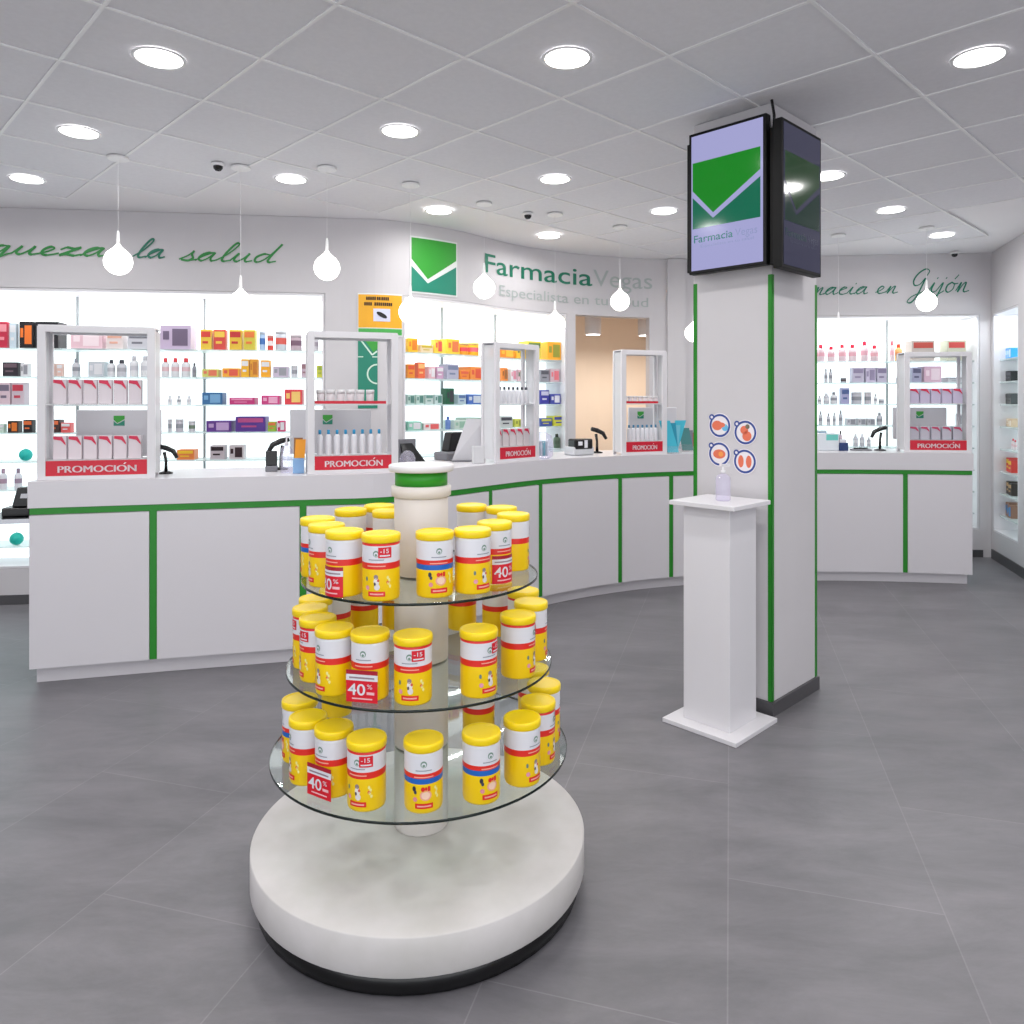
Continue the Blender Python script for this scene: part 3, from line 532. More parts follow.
m.box(-.42, -.002, -.16, .16, .845, .857, M_black, T=LT); m.box(-.42, -.002, -.175, -.16, .835, .86, M_silver, T=LT); m.build('side_tray', t)
m = MB(); t3 = thing('card_terminal', 'black card terminal on the tray at left end of counter', 'card terminal', LT((-.14, 0, .857)), lr)
m.box(-.09, .05, -.06, .06, .0, .05, M_black, bev=.006); m.build('base', t3)
m = MB(); m.box(-.05, .05, -.03, .02, .05, .16, M_black, T=lambda p: (p[0]+(p[2]-.05)*.25, p[1], p[2]), bev=.006); m.box(-.02, .015, -.032, -.029, .10, .125, M_twhite, T=lambda p: (p[0]+(p[2]-.05)*.25, p[1], p[2])); m.build('head', t3)

# ------------------------------------------------------------------ promotion displays
CT = 1.0785
def carton_flash(w, h, col=(224, 214, 220), rib=(214, 40, 80)):
    def f(name, loc, rz, label, group, parent_scale=1):
        t = thing(name, label, 'carton', loc, rz, group)
        m = MB(); m.box(-w/2, w/2, -.02, .02, 0, h, cm(col), bev=.003); m.build('body', t)
        m = MB(); m.add([(-w*.45, -.0225, h*.98), (-w*.45, -.0225, h*.86), (w*.1, -.0225, h*.8), (w*.46, -.0225, h*.6), (w*.46, -.0225, h*.68), (w*.2, -.0225, h*.96)], [(0, 1, 2, 5), (5, 2, 3, 4)], cm(rib)); m.build('red_ribbon', t)
        return t
    return f
def small_bottle(w, h, cap=(40, 150, 200)):
    def f(name, loc, rz, label, group):
        t = thing(name, label, 'bottle', loc, rz, group); r = w/2
        m = MB(); m.lathe([(r*.92, 0), (r, .003), (r, h*.72), (r*.6, h*.82)], cm((226, 226, 232)), 14); m.build('body', t)
        m = MB(); m.lathe([(r*.5, h*.82), (r*.5, h*.98), (r*.3, h)], cm(cap), 12); m.build('cap', t); return t
    return f
def small_cup(w, h):
    def f(name, loc, rz, label, group):
        t = thing(name, label, 'jar', loc, rz, group); r = w/2
        m = MB(); m.lathe([(r*.8, 0), (r*.85, .003), (r*.95, h*.72)], cm((214, 206, 210)), 14); m.build('body', t)
        m = MB(); m.lathe([(r, h*.72), (r, h*.98), (r*.9, h)], cm((230, 228, 230)), 14); m.build('lid', t); return t
    return f
def promo(px, w, words, upper, lower, upz=.41, ribcol=None, dep=.2, rot=0):
    s = CNT.ray(px, .05); a = CNT.at(s, .05); b_ = CNT.at(s+w, .05); rz = atan2(b_[1]-a[1], b_[0]-a[0])+rot
    o = (a[0], a[1], CT)
    def LW(p): return (o[0]+p[0]*cos(rz)-p[1]*sin(rz), o[1]+p[0]*sin(rz)+p[1]*cos(rz), o[2]+p[2])
    H = .83; f = .04
    t = thing('promotion_display', 'white promotion display case %s' % words, 'display case', o, rz)
    m = MB()
    for x in (0, w-f):
        m.box(x, x+f, 0, .022, 0, H, M_white, bev=.002); m.box(x, x+f*.6, dep-.022, dep, .0, H, M_white, bev=.002)
    m.box(f, w-f, 0, .022, 0, .022, M_white); m.box(f, w-f, 0, .022, H-.03, H, M_white); m.box(f*.6, w-f, dep-.022, dep, H-.03, H, M_white)
    m.build('frame', t)
    for x in (.004, w-.008): m = MB(); m.box(x, x+.004, .023, dep-.023, .022, H-.012, G_frost); m.build('side_panel', t)
    m = MB(); m.box(.004, w-.004, .004, dep-.004, H+.0005, H+.008, M_white); m.build('top_panel', t)
    m = MB(); m.box(.01, w-.01, .024, dep-.024, upz-.008, upz, G_frost); m.build('shelf', t)
    m = MB(); m.box(.01, w-.01, .024, dep-.024, .098, .106, G_frost); m.build('shelf', t)
    ban = MB(); ban.box(f+.001, w-f-.001, .003, .013, .0225, .103, M_red); bo = ban.build('banner', t)
    tm = MB(); BT = lambda x, y: (f+.06+(w-2*f-.115)*x, .0015, .040+.036*y); [text_into(tm, 'PROMOCION', (lambda x, y, e=e: BT(x+e, y)), mat('banner_letters', (245, 232, 236), .5)) for e in (-.005, 0, .005)]
    tm.add([BT(.83, 1.12), BT(.85, 1.12), BT(.875, 1.38), BT(.85, 1.38)], [(0, 1, 2, 3)], mat('banner_letters', (245, 232, 236), .5)); tm.build('lettering', bo, recalc=False)
    for (fn, n, name, desc, x0, x1), zz, where in ((upper, upz, 'upper'), (lower, .106, 'lower')):
        proto = None
        for k in range(n):
            x = x0+(x1-x0)*(k+.5)/n*1.0; p = LW((x, .075, zz+.0005))
            lab = '%s, %s from left on the %s shelf of the display case %s' % (desc, ORD[k], where, words)
            lab = ' '.join(lab.split()[:16]) if len(lab.split()) > 16 else lab
            if proto is None: proto = fn(name, p, rz, lab, 'products in the promotion cases')
            else: dup(proto, p, rz, lab)
        if where == 'upper' and name == 'jar':
            m = MB(); m.box(f, w-f-.03, .024, .028, upz+.001, upz+.018, M_red); m.build('red_shelf_strip', t)
    return t
cw = lambda w, n: w/n
promo(36.5, .58, 'at far left', (carton_flash(.066, .135), 6, 'carton', 'ribboned carton', .055, .505), (carton_flash(.066, .13), 6, 'carton', 'ribboned carton', .055, .505))
promo(307.5, .53, 'second from left', (small_cup(.05, .085), 6, 'jar', 'white jar', .05, .40), (small_bottle(.034, .15), 8, 'bottle', 'blue-capped bottle', .05, .45))
promo(496, .45, 'left of the doorway', (small_bottle(.036, .12, (60, 60, 70)), 8, 'bottle', 'dark-capped bottle', .045, .41), (carton_flash(.06, .125, (214, 206, 210)), 5, 'carton', 'ribboned carton', .045, .41), dep=.15)
promo(622, .42, 'before the doorway', (small_cup(.04, .06), 7, 'jar', 'white jar', .045, .38), (small_bottle(.032, .13, (60, 130, 170)), 8, 'bottle', 'blue-capped bottle', .045, .38), dep=.15)
promo(905, .52, 'right of column', (carton_flash(.075, .125, (200, 190, 214)), 5, 'carton', 'ribboned carton', .05, .475), (carton_flash(.072, .11, (190, 188, 200), (190, 60, 100)), 5, 'carton', 'ribboned carton', .05, .475))

# ------------------------------------------------------------------ things on the counter
def monitor_back(px, off, words, zc=.235, w=.46, h=.28, lx=0, tilt=0):
    s = CNT.ray(px, off); p, rz = local(CNT, s, off, CT)
    t = thing('computer_monitor', 'white backed computer monitor %s' % words, 'monitor', p, rz)
    m = MB(); m.box(-.1, .1, -.07, .09, 0, .012, M_white, bev=.004); m.build('foot', t)
    m = MB(); m.box(-.025, .025, .005, .03, .012, zc, M_white, bev=.004); m.build('neck', t)
    m = MB(); m.box(-w/2, w/2, -.02, .004, zc-h/2, zc+h/2, mat('monitor_grey_white', (200, 199, 204), .4), bev=.006); m.build('housing', t)
    m = MB(); m.box(-w/2+.012, w/2-.012, .0041, .008, zc-h/2+.012, zc+h/2-.012, M_black); m.build('screen', t)
    m = MB(); wall_logo_pts(lambda u, v: (lx-.03+.06*u, -.0215, zc+.045+.06*v), m); m.build('logo', t, recalc=False)
    return t
monitor_back(120, .46, 'seen through the far left display case', lx=.0)
monitor_back(331, .44, 'seen through the second display case', lx=-.02, w=.5)
monitor_back(652, .46, 'seen through the case before the doorway', lx=-.12)
monitor_back(919, .42, 'seen through the display case right of column', lx=-.0, w=.44)
# tilted white screen near the third display
def slab(name, label, cat, px, off, w, h, lean, mt, extra=0, th=.018):
    s = CNT.ray(px, off); p, rz = local(CNT, s, off, CT)
    t = thing(name, label, cat, p, extra)
    T = lambda q: (q[0], q[1]+lean*q[2], q[2])
    m = MB(); m.box(-w/2, w/2, -th/2, th/2, 0.02, h, mt, T=T, bev=.004); m.build('panel', t)
    m = MB(); m.box(-w*.3, w*.3, -.03, .1, 0, .018, M_grey, bev=.003); m.build('foot', t)
    return t
s = CNT.ray(466, .3); p, rz = local(CNT, s, .3, CT)
t = thing('tilted_screen', 'tilted white touch screen standing left of the third display case', 'screen', p, .25)
m = MB(); m.add([(-.09, .03, .012), (.10, .0, .012), (.14, .02, .30), (.02, .07, .30), (-.09, .045, .012), (.10, .016, .012), (.14, .035, .30), (.02, .085, .30)], [(0, 1, 2, 3), (7, 6, 5, 4), (0, 4, 5, 1), (1, 5, 6, 2), (2, 6, 7, 3), (3, 7, 4, 0)], mat('monitor_grey_white', (200, 199, 204), .4)); m.build('panel', t)
m = MB(); m.box(-.1, .11, -.02, .10, 0, .012, M_grey, bev=.003); m.build('foot', t)
def at_counter(px, off): s = CNT.ray(px, off); return local(CNT, s, off, CT)
p, rz = at_counter(452, .52); t = thing('receipt_printer', 'dark receipt printer behind the tilted white screen', 'printer', p, rz)
m = MB(); m.box(-.12, .06, -.07, .07, 0, .06, M_grey, bev=.01); m.build('body', t)
m = MB(); m.box(-.06, .07, -.03, .05, .06, .2, M_black, T=lambda q: (q[0]+max(0, q[2]-.12)*.4, q[1], q[2]), bev=.008); m.build('display', t)
p, rz = at_counter(488, .13); p = (p[0]-.05, p[1]-.12, p[2])
p, rz = at_counter(479, .12); t = thing('acrylic_card_holder', 'small white acrylic card holder at foot of third display case', 'holder', p, .5)
m = MB(); m.box(-.05, .035, -.015, .012, 0, .12, G_frost, bev=.002); m.build('pocket', t); m = MB(); m.box(-.045, .03, -.006, .002, .01, .1, M_twhite); m.build('cards', t)
p, rz = at_counter(417, .42); t = thing('tablet_screen', 'black tablet screen leaning beside the second display case', 'screen', p, rz)
m = MB(); m.add([(-.1, 0, .0), (.09, 0, 0), (.0, .05, .14), (-.1, .05, .14), (-.1, .015, 0), (.09, .015, 0), (.0, .065, .14), (-.1, .065, .14)], [(0, 1, 2, 3), (7, 6, 5, 4), (0, 4, 5, 1), (1, 5, 6, 2), (2, 6, 7, 3), (3, 7, 4, 0)], M_black); m.build('panel', t)
m = MB(); m.box(-.11, .04, .055, .07, .0, .17, M_grey, bev=.003); m.build('back_plate', t)
p, rz = at_counter(407.5, .22); t = thing('round_clear_dispenser', 'round clear dispenser at the right foot of the second display case', 'dispenser', p, rz)
m = MB(); m.lathe([(.045, 0), (.05, .01), (.05, .06), (.04, .09), (.02, .107), (.002, .112)], G_bottle, 20); m.build('dome', t)
m = MB(); m.lathe([(.02, .005), (.024, .05), (.005, .075)], M_grey, 14); m.build('spool', t)
def scanner(px, off, label, sc=1, flip=1):
    p, rz = at_counter(px, off); t = thing('barcode_scanner', label, 'barcode scanner', p, rz)
    m = MB(); m.lathe([(.045*sc, 0), (.045*sc, .008), (.015*sc, .016)], M_black, 18); m.build('foot', t)
    m = MB(); m.tube([(0, 0, .012), (0, 0, .09*sc), (.01*flip, 0, .15*sc)], [.012*sc, .009*sc, .012*sc], M_black); m.build('stand', t)
    m = MB(); m.tube([(-.075*sc*flip, -.02, .11*sc), (-.05*sc*flip, -.01, .155*sc), (0, 0, .178*sc), (.05*sc*flip, 0, .19*sc)], [.012*sc, .017*sc, .018*sc, .016*sc], M_black); m.build('head', t)
    return t
scanner(166, .3, 'black barcode scanner beside the far left display case', .85, -1)
scanner(880, .3, 'black barcode scanner on stand left of the right display case', 1.05)
scanner(597, .36, 'black barcode scanner on stand before the doorway', 1.05, -1)
scanner(281, .42, 'black barcode scanner behind the gel bottle', 1.0)
p, rz = at_counter(271.5, .3); t = thing('card_terminal', 'black card terminal left of the gel bottle on the counter', 'card terminal', p, rz)
m = MB(); m.box(-.035, .035, -.02, .03, .0, .035, M_grey, bev=.004); m.build('base', t); m = MB(); m.box(-.033, .033, -.012, .012, .035, .125, M_black, bev=.005); m.build('keypad', t)
def pump(name, label, p, rz, h, r, mt):
    t = thing(name, label, 'bottle', p, rz)
    m = MB(); m.lathe([(r*.9, 0), (r, .005), (r, h*.62), (r*.75, h*.7), (r*.3, h*.74)], mt, 20); m.build('bottle_body', t)
    m = MB(); m.lathe([(r*.34, h*.74), (r*.34, h*.82), (r*.12, h*.83), (r*.12, h*.95)], M_white, 14); m.box(-.006, .035, -.005, .005, h*.94, h, M_white, bev=.001); m.build('pump', t)
    return t
p, rz = at_counter(286.5, .2); pump('gel_bottle', 'clear hand gel pump bottle on the counter beside the orange leaflets', p, rz, .22, .034, G_bottle)
p, rz = at_counter(298.5, .14); t = thing('leaflet_box', 'orange and blue leaflet box left of the second display case', 'leaflet box', p, rz)
m = MB(); m.box(-.032, .032, -.02, .03, 0, .09, cm((130, 170, 214)), bev=.002); m.build('box', t)
m = MB(); m.box(-.028, .03, .0, .004, .02, .20, cm((245, 160, 30)), T=lambda q: (q[0]+.06*q[2], q[1], q[2])); m.box(-.03, .02, .008, .012, .02, .21, cm((150, 100, 60)), T=lambda q: (q[0]+.02*q[2], q[1], q[2])); m.build('leaflet', t)
p, rz = at_counter(541, .12); t = thing('cotton_pack', 'clear pack of teal and white pads right of the third display case', 'pack', p, rz)
m = MB(); m.lathe([(.06, 0), (.09, .02), (.095, .10), (.08, .17), (.03, .2)], G_bottle, 18); m.build('bag', t)
for k in range(4): m = MB(); m.box(-.062+.03*k, -.05+.03*k, -.04, .04, .02, .13, cm((60, 180, 190) if k % 2 == 0 else (226, 228, 232)), bev=.004); m.build('pad', t)
p, rz = at_counter(579, .25); t = thing('label_printer', 'small black and white label printer before the doorway', 'printer', p, rz)
m = MB(); m.box(-.1, .1, -.07, .07, 0, .07, mat('printer_pale', (200, 202, 206), .3), bev=.012); m.build('body', t)
m = MB(); m.box(-.09, .085, -.073, .03, .045, .13, M_black, bev=.012); m.build('cover', t)
m = MB(); m.box(-.06, -.02, -.076, -.072, .08, .11, M_twhite); m.box(.0, .03, -.076, -.072, .06, .12, M_twhite); m.build('buttons', t)
def fan(px, off, cols, label, n, h):
    p, rz = at_counter(px, off); t = thing('leaflet_holder', label, 'leaflet holder', p, rz)
    m = MB(); m.box(-.07, .07, -.03, .04, 0, .06, G_acr, bev=.002); m.build('tray', t)
    for k in range(n):
        a = (k-(n-1)/2)*.07; m = MB(); m.box(-.05, .05, -.002+.012*k-.02, .002+.012*k-.02, .008, h-.02*(k % 3), cm(cols[k % len(cols)]), T=lambda q: (q[0]+a*q[2]*3, q[1], q[2])); m.build('leaflet', t)
fan(672.5, .1, [(70, 190, 214), (40, 150, 180), (120, 200, 220)], 'holder of turquoise leaflets beside the column on the counter', 4, .27)
fan(687, .3, [(70, 130, 130), (120, 120, 130), (206, 40, 90)], 'holder of grey and pink leaflets half behind the column', 3, .2)
p, rz = at_counter(826, .3); t = thing('tissue_box', 'white and turquoise box on the counter right of the column', 'box', p, rz)
m = MB(); m.box(-.09, .09, -.06, .06, 0, .15, cm((214, 220, 226)), bev=.006); m.build('box', t); m = MB(); m.box(-.02, .08, -.062, -.0605, .09, .14, cm((110, 200, 190))); m.build('label_patch', t)
p, rz = at_counter(843, .25); t = thing('navy_box', 'small navy box with white tissue on counter right of the column', 'box', p, rz)
m = MB(); m.box(-.035, .035, -.03, .03, 0, .07, cm((24, 50, 104)), bev=.004); m.build('box', t); m = MB(); m.box(-.028, .028, -.004, .004, .07, .10, M_twhite); m.build('tissue', t)
p, rz = at_counter(862, .3); t = thing('pen_tray', 'low grey pen tray left of the right barcode scanner', 'tray', p, rz)
m = MB(); m.box(-.09, .07, -.04, .04, 0, .012, M_grey, bev=.003); m.build('tray', t); m = MB(); m.tube([(-.07, 0, .018), (.05, .01, .02)], .006, M_black); m.build('pen', t)

# ------------------------------------------------------------------ column, screens, gel stand
ux, uy = .717, .697
A = atan2(uy, ux)
ccx, ccy = 1.240, 3.58
CW, CL = .425, .49
col = thing('support_column', 'white square column with green corner strips carrying two screens', 'column', (ccx, ccy, 0), A)   # local +x right face, +y left face
m = MB(); m.box(.0, CL, 0, CW, .067, CEIL-.001, M_wall); m.build('shaft', col)
for x, y in ((0, 0), (0, CW), (CL, 0), (CL, CW)):
    m = MB(); sx = -1 if x == 0 else 1; sy = -1 if y == 0 else 1
    xa, xb = sorted((x+sx*.003, x-sx*.018)); ya, yb = sorted((y+sy*.003, y-sy*.018)); zt = 2.11
    m.box(xa, xb, *sorted((y+sy*.003, y)), .069, zt, M_green); m.box(*sorted((x+sx*.003, x)), ya, yb, .069, zt, M_green); m.build('corner_strip', col)
m = MB(); m.box(-.012, CL+.012, -.012, CW+.012, 0, .066, M_skirt); m.build('skirting', col)

def screen_mat(name, dim):
    return mat(name, (6, 6, 8), .12, emit=(dim[0], dim[1]))
def tv(name, label, origin, ang, w, h, lum, glossy):
    # local x along face, -y outwards
    t = thing(name, label, 'screen', origin, ang)
    m = MB(); m.box(0, w, 0, .045, 0, h, mat('screen_casing', (10, 10, 11), .55, spec=.3), bev=.004); m.box(-.04 if glossy == 0 else .02, w*.5, .0452, .07, .02, h-.03, mat('screen_casing', (10, 10, 11), .55, spec=.3), bev=.003); m.build('casing', t)
    m = MB(); m.box(w*.2, w*.8, .0705, .096, h*.25, h*.75, M_black); m.build('wall_bracket', t)
    f = .016
    pn = MB(); pn.box(f, w-f, -.0015, .0, f, h-f, mat(name+'_panel', (8, 8, 12), .12, spec=.12, emit=((180, 180, 230), lum))); sp = pn.build('display_panel', t)
    def P(u, v, d=-.003): return (f+(w-2*f)*u, d, f+(h-2*f)*v)
    lm = MB(); g1 = mat(name+'_green', (4, 20, 6), .1, emit=((10, 140, 26), lum)); g2 = mat(name+'_teal', (4, 16, 14), .1, emit=((0, 112, 82), lum))
    z0, z1 = .31, .80
    lm.add([P(u, z0+(z1-z0)*v) for u, v in [(.02, 1), (.02, .58), (.32, .20), (.97, .68), (.97, 1)]], [(0, 1, 2, 3, 4)], g1)
    lm.add([P(u, z0+(z1-z0)*v) for u, v in [(.02, .48), (.02, 0), (.97, 0), (.97, .58), (.32, .12)]], [(0, 1, 4), (1, 2, 4), (2, 3, 4)], g2)
    lm.build('logo', t, recalc=False)
    tm = MB(); text_into(tm, 'Farmacia', lambda x, y: P(.04+.56*x, .205+.055*y), mat(name+'_letters', (10, 40, 40), .2, emit=((40, 120, 120), lum)), .008)
    text_into(tm, 'Vegas', lambda x, y: P(.63+.3*x, .205+.055*y), mat(name+'_pale_letters', (20, 20, 30), .2, emit=((150, 160, 206), lum)))
    text_into(tm, 'Especialista en tu salud', lambda x, y: P(.14+.74*x, .165+.022*y), mat(name+'_pale_letters', (20, 20, 30), .2))
    tm.build('lettering', t, recalc=False)
    return t
# left screen: x axis must run to the right as seen from the room (from back-left towards the near corner)
nx, ny = -.717, -.697      # outward normal of the left face
bx, by = -.697, .717
o_ = (ccx+nx*.1+bx*.393, ccy+ny*.1+by*.393)
tv('wall_screen', 'bright screen with green logo on the left face of the column', (o_[0], o_[1], 2.142), atan2(-by, -bx), .416, .707, .80, 0)
n2 = (.697, -.717)
o_ = (ccx+n2[0]*.1-ux*.1, ccy+n2[1]*.1-uy*.1)
t = tv('side_screen', 'dim dark screen with green logo on the right face of the column', (o_[0], o_[1], 2.12), A, .418, .69, .10, 1)
m = MB(); m.tube([(.04, .06, .66), (.035, .055, .72), (.05, .075, .80)], .007, M_black); m.build('cable', t)
# round stickers on the left face
def sticker(px, py, i, words, kind):
    # intersection of the view ray with the left face
    r = (px-CX)/F; tt = (ccx-r*ccy)/(r*.717+.697); tt = (ccx-r*ccy)/(.697+r*.717)
    X, Y = ccx-.697*tt, ccy+.717*tt; Z = EYE-(py-HY)/F*Y
    o = thing('round_sticker', words, 'sticker', (X+nx*.001, Y+ny*.001, Z), atan2(-by, -bx), 'hygiene stickers on the column')
    R = .058; ring = cm((52, 76, 150)); fl = cm((238, 232, 236)); org = cm((232, 120, 90))
    def disc(m, cx, cz, r, mt, y, n=28, sx=1): m.add([(cx+r*sx*cos(2*pi*k/n), y, cz+r*sin(2*pi*k/n)) for k in range(n)], [tuple(range(n))], mt)
    m = MB(); m.lathe([(R*1.08, 0), (R*1.08, .0008)], fl, 32, T=lambda p: (p[0], -p[2], p[1])); m.build('backing', o)
    m = MB(); rg = []; n = 40; a0 = 0
    for k in range(n):
        a, b = 2*pi*k/n, 2*pi*(k+1)/n
        if kind == 2 and 4.65 < a < 5.0: continue
        m.add([(R*.82*cos(a), -.0012, R*.82*sin(a)), (R*.82*cos(b), -.0012, R*.82*sin(b)), (R*cos(b), -.0012, R*sin(b)), (R*cos(a), -.0012, R*sin(a))], [(0, 1, 2, 3)], ring)
    disc(m, -R*.78, R*.72, R*.26, ring, -.0014); disc(m, -R*.78, R*.72, R*.12, fl, -.0016); m.build('blue_ring', o, recalc=False)
    m = MB()
    if kind == 0: disc(m, -R*.25, 0, R*.42, org, -.0014, sx=1.2); disc(m, R*.5, -.01, R*.3, cm((110, 190, 226)), -.0014); disc(m, R*.12, R*.05, R*.22, org, -.0015, sx=1.8)
    elif kind == 1: disc(m, -R*.1, R*.2, R*.36, org, -.0014); disc(m, R*.15, -R*.3, R*.42, org, -.0014); disc(m, R*.2, R*.5, R*.2, cm((120, 110, 90)), -.0015)
    elif kind == 2: disc(m, 0, 0, R*.4, org, -.0014, sx=1.5); disc(m, R*.15, 0, R*.22, cm((245, 160, 80)), -.0016)
    else: disc(m, -R*.36, 0, R*.52, org, -.0014, sx=.5); disc(m, R*.36, 0, R*.52, org, -.0014, sx=.5)
    m.build('hand_picture', o, recalc=False)
sticker(720, 425.5, 0, 'round blue hygiene sticker with orange hand and light blue patch, upper left on column', 0)
sticker(745.5, 432.5, 1, 'round blue hygiene sticker with two orange hands, upper right of four on column', 1)
sticker(719.5, 454, 2, 'round blue hygiene sticker with broken ring at bottom, lower left on column', 2)
sticker(745, 461.5, 3, 'round blue hygiene sticker with two upright orange hands, lower right on column', 3)
# gel stand
gs = thing('gel_stand', 'white square pedestal stand in front of the column', 'stand', (.9745, 3.517, 0), A)
m = MB(); m.box(-.19, .19, -.19, .19, 0, .02, M_white, bev=.002); m.build('base_plate', gs)
m = MB(); m.box(-.12, .12, -.12, .12, .02, 1.02, M_white, bev=.002); m.build('body', gs)
m = MB(); m.box(-.168, .168, -.168, .168, 1.02, 1.04, M_white, bev=.002); m.build('top_plate', gs)
pump('gel_bottle', 'clear pump bottle of hand gel on top of the white pedestal', (.985, 3.50, 1.0405), .3, .17, .034, G_bottle)

# ------------------------------------------------------------------ round display stand with tins
DX, DY = -.288, 2.383
ds = thing('round_display_stand', 'round white stand with three glass tiers in the foreground', 'display stand', (DX, DY, 0))
M_base = noisy('worn_white_base', (212, 208, 208), (196, 193, 190), 6, .4)
m = MB(); m.lathe([(.488, 0), (.497, .006), (.497, .062)], M_black, 48); m.build('dark_plinth', ds)
m = MB(); m.lathe([(.498, .060), (.514, .062), (.515, .064), (.515, .161), (.512, .165), (.09, .166)], M_base, 96); m.build('base_drum', ds)
def pole(z0, z1): m = MB(); m.lathe([(.083, z0), (.085, z0+.003), (.085, z1-.003), (.083, z1)], mat('pole_cream', (222, 216, 212), .45), 40); m.build('pole_section', ds)
T1, T2, T3 = .423, .690, .959
pole(.1665, T1-.008); pole(T1, T2-.008); pole(T2, T3-.008); pole(T3, 1.2)
m = MB(); m.lathe([(.085, 1.2), (.094, 1.206), (.095, 1.234), (.09, 1.238)], mat('pole_cream', (222, 216, 212), .45), 40); m.build('collar', ds)
m = MB(); m.lathe([(.083, 1.238), (.083, 1.282)], mat('stand_green', (40, 150, 34), .4), 40); m.build('green_ring', ds)
m = MB(); m.lathe([(.100, 1.282), (.103, 1.285), (.103, 1.300), (.099, 1.303)], M_white, 40); m.build('cap', ds)
for z, R in ((T1, .461), (T2, .413), (T3, .369)):
    m = MB(); m.lathe([(R-.0015, z-.008), (R-.0015, z)], G_shelf, 96); g = m.build('glass_shelf', ds)
    m = MB(); n = 96
    m.lathe([(R-.0012, z-.0078), (R, z-.0075), (R, z-.0005), (R-.0012, z-.0002)], G_edge, n)
    me_f = [f for f in m.f if len(f) == 4]; m.m = m.m[:len(me_f)]; m.sm = m.sm[:len(me_f)]; m.f = me_f
    m.build('glass_edge', g, recalc=False)

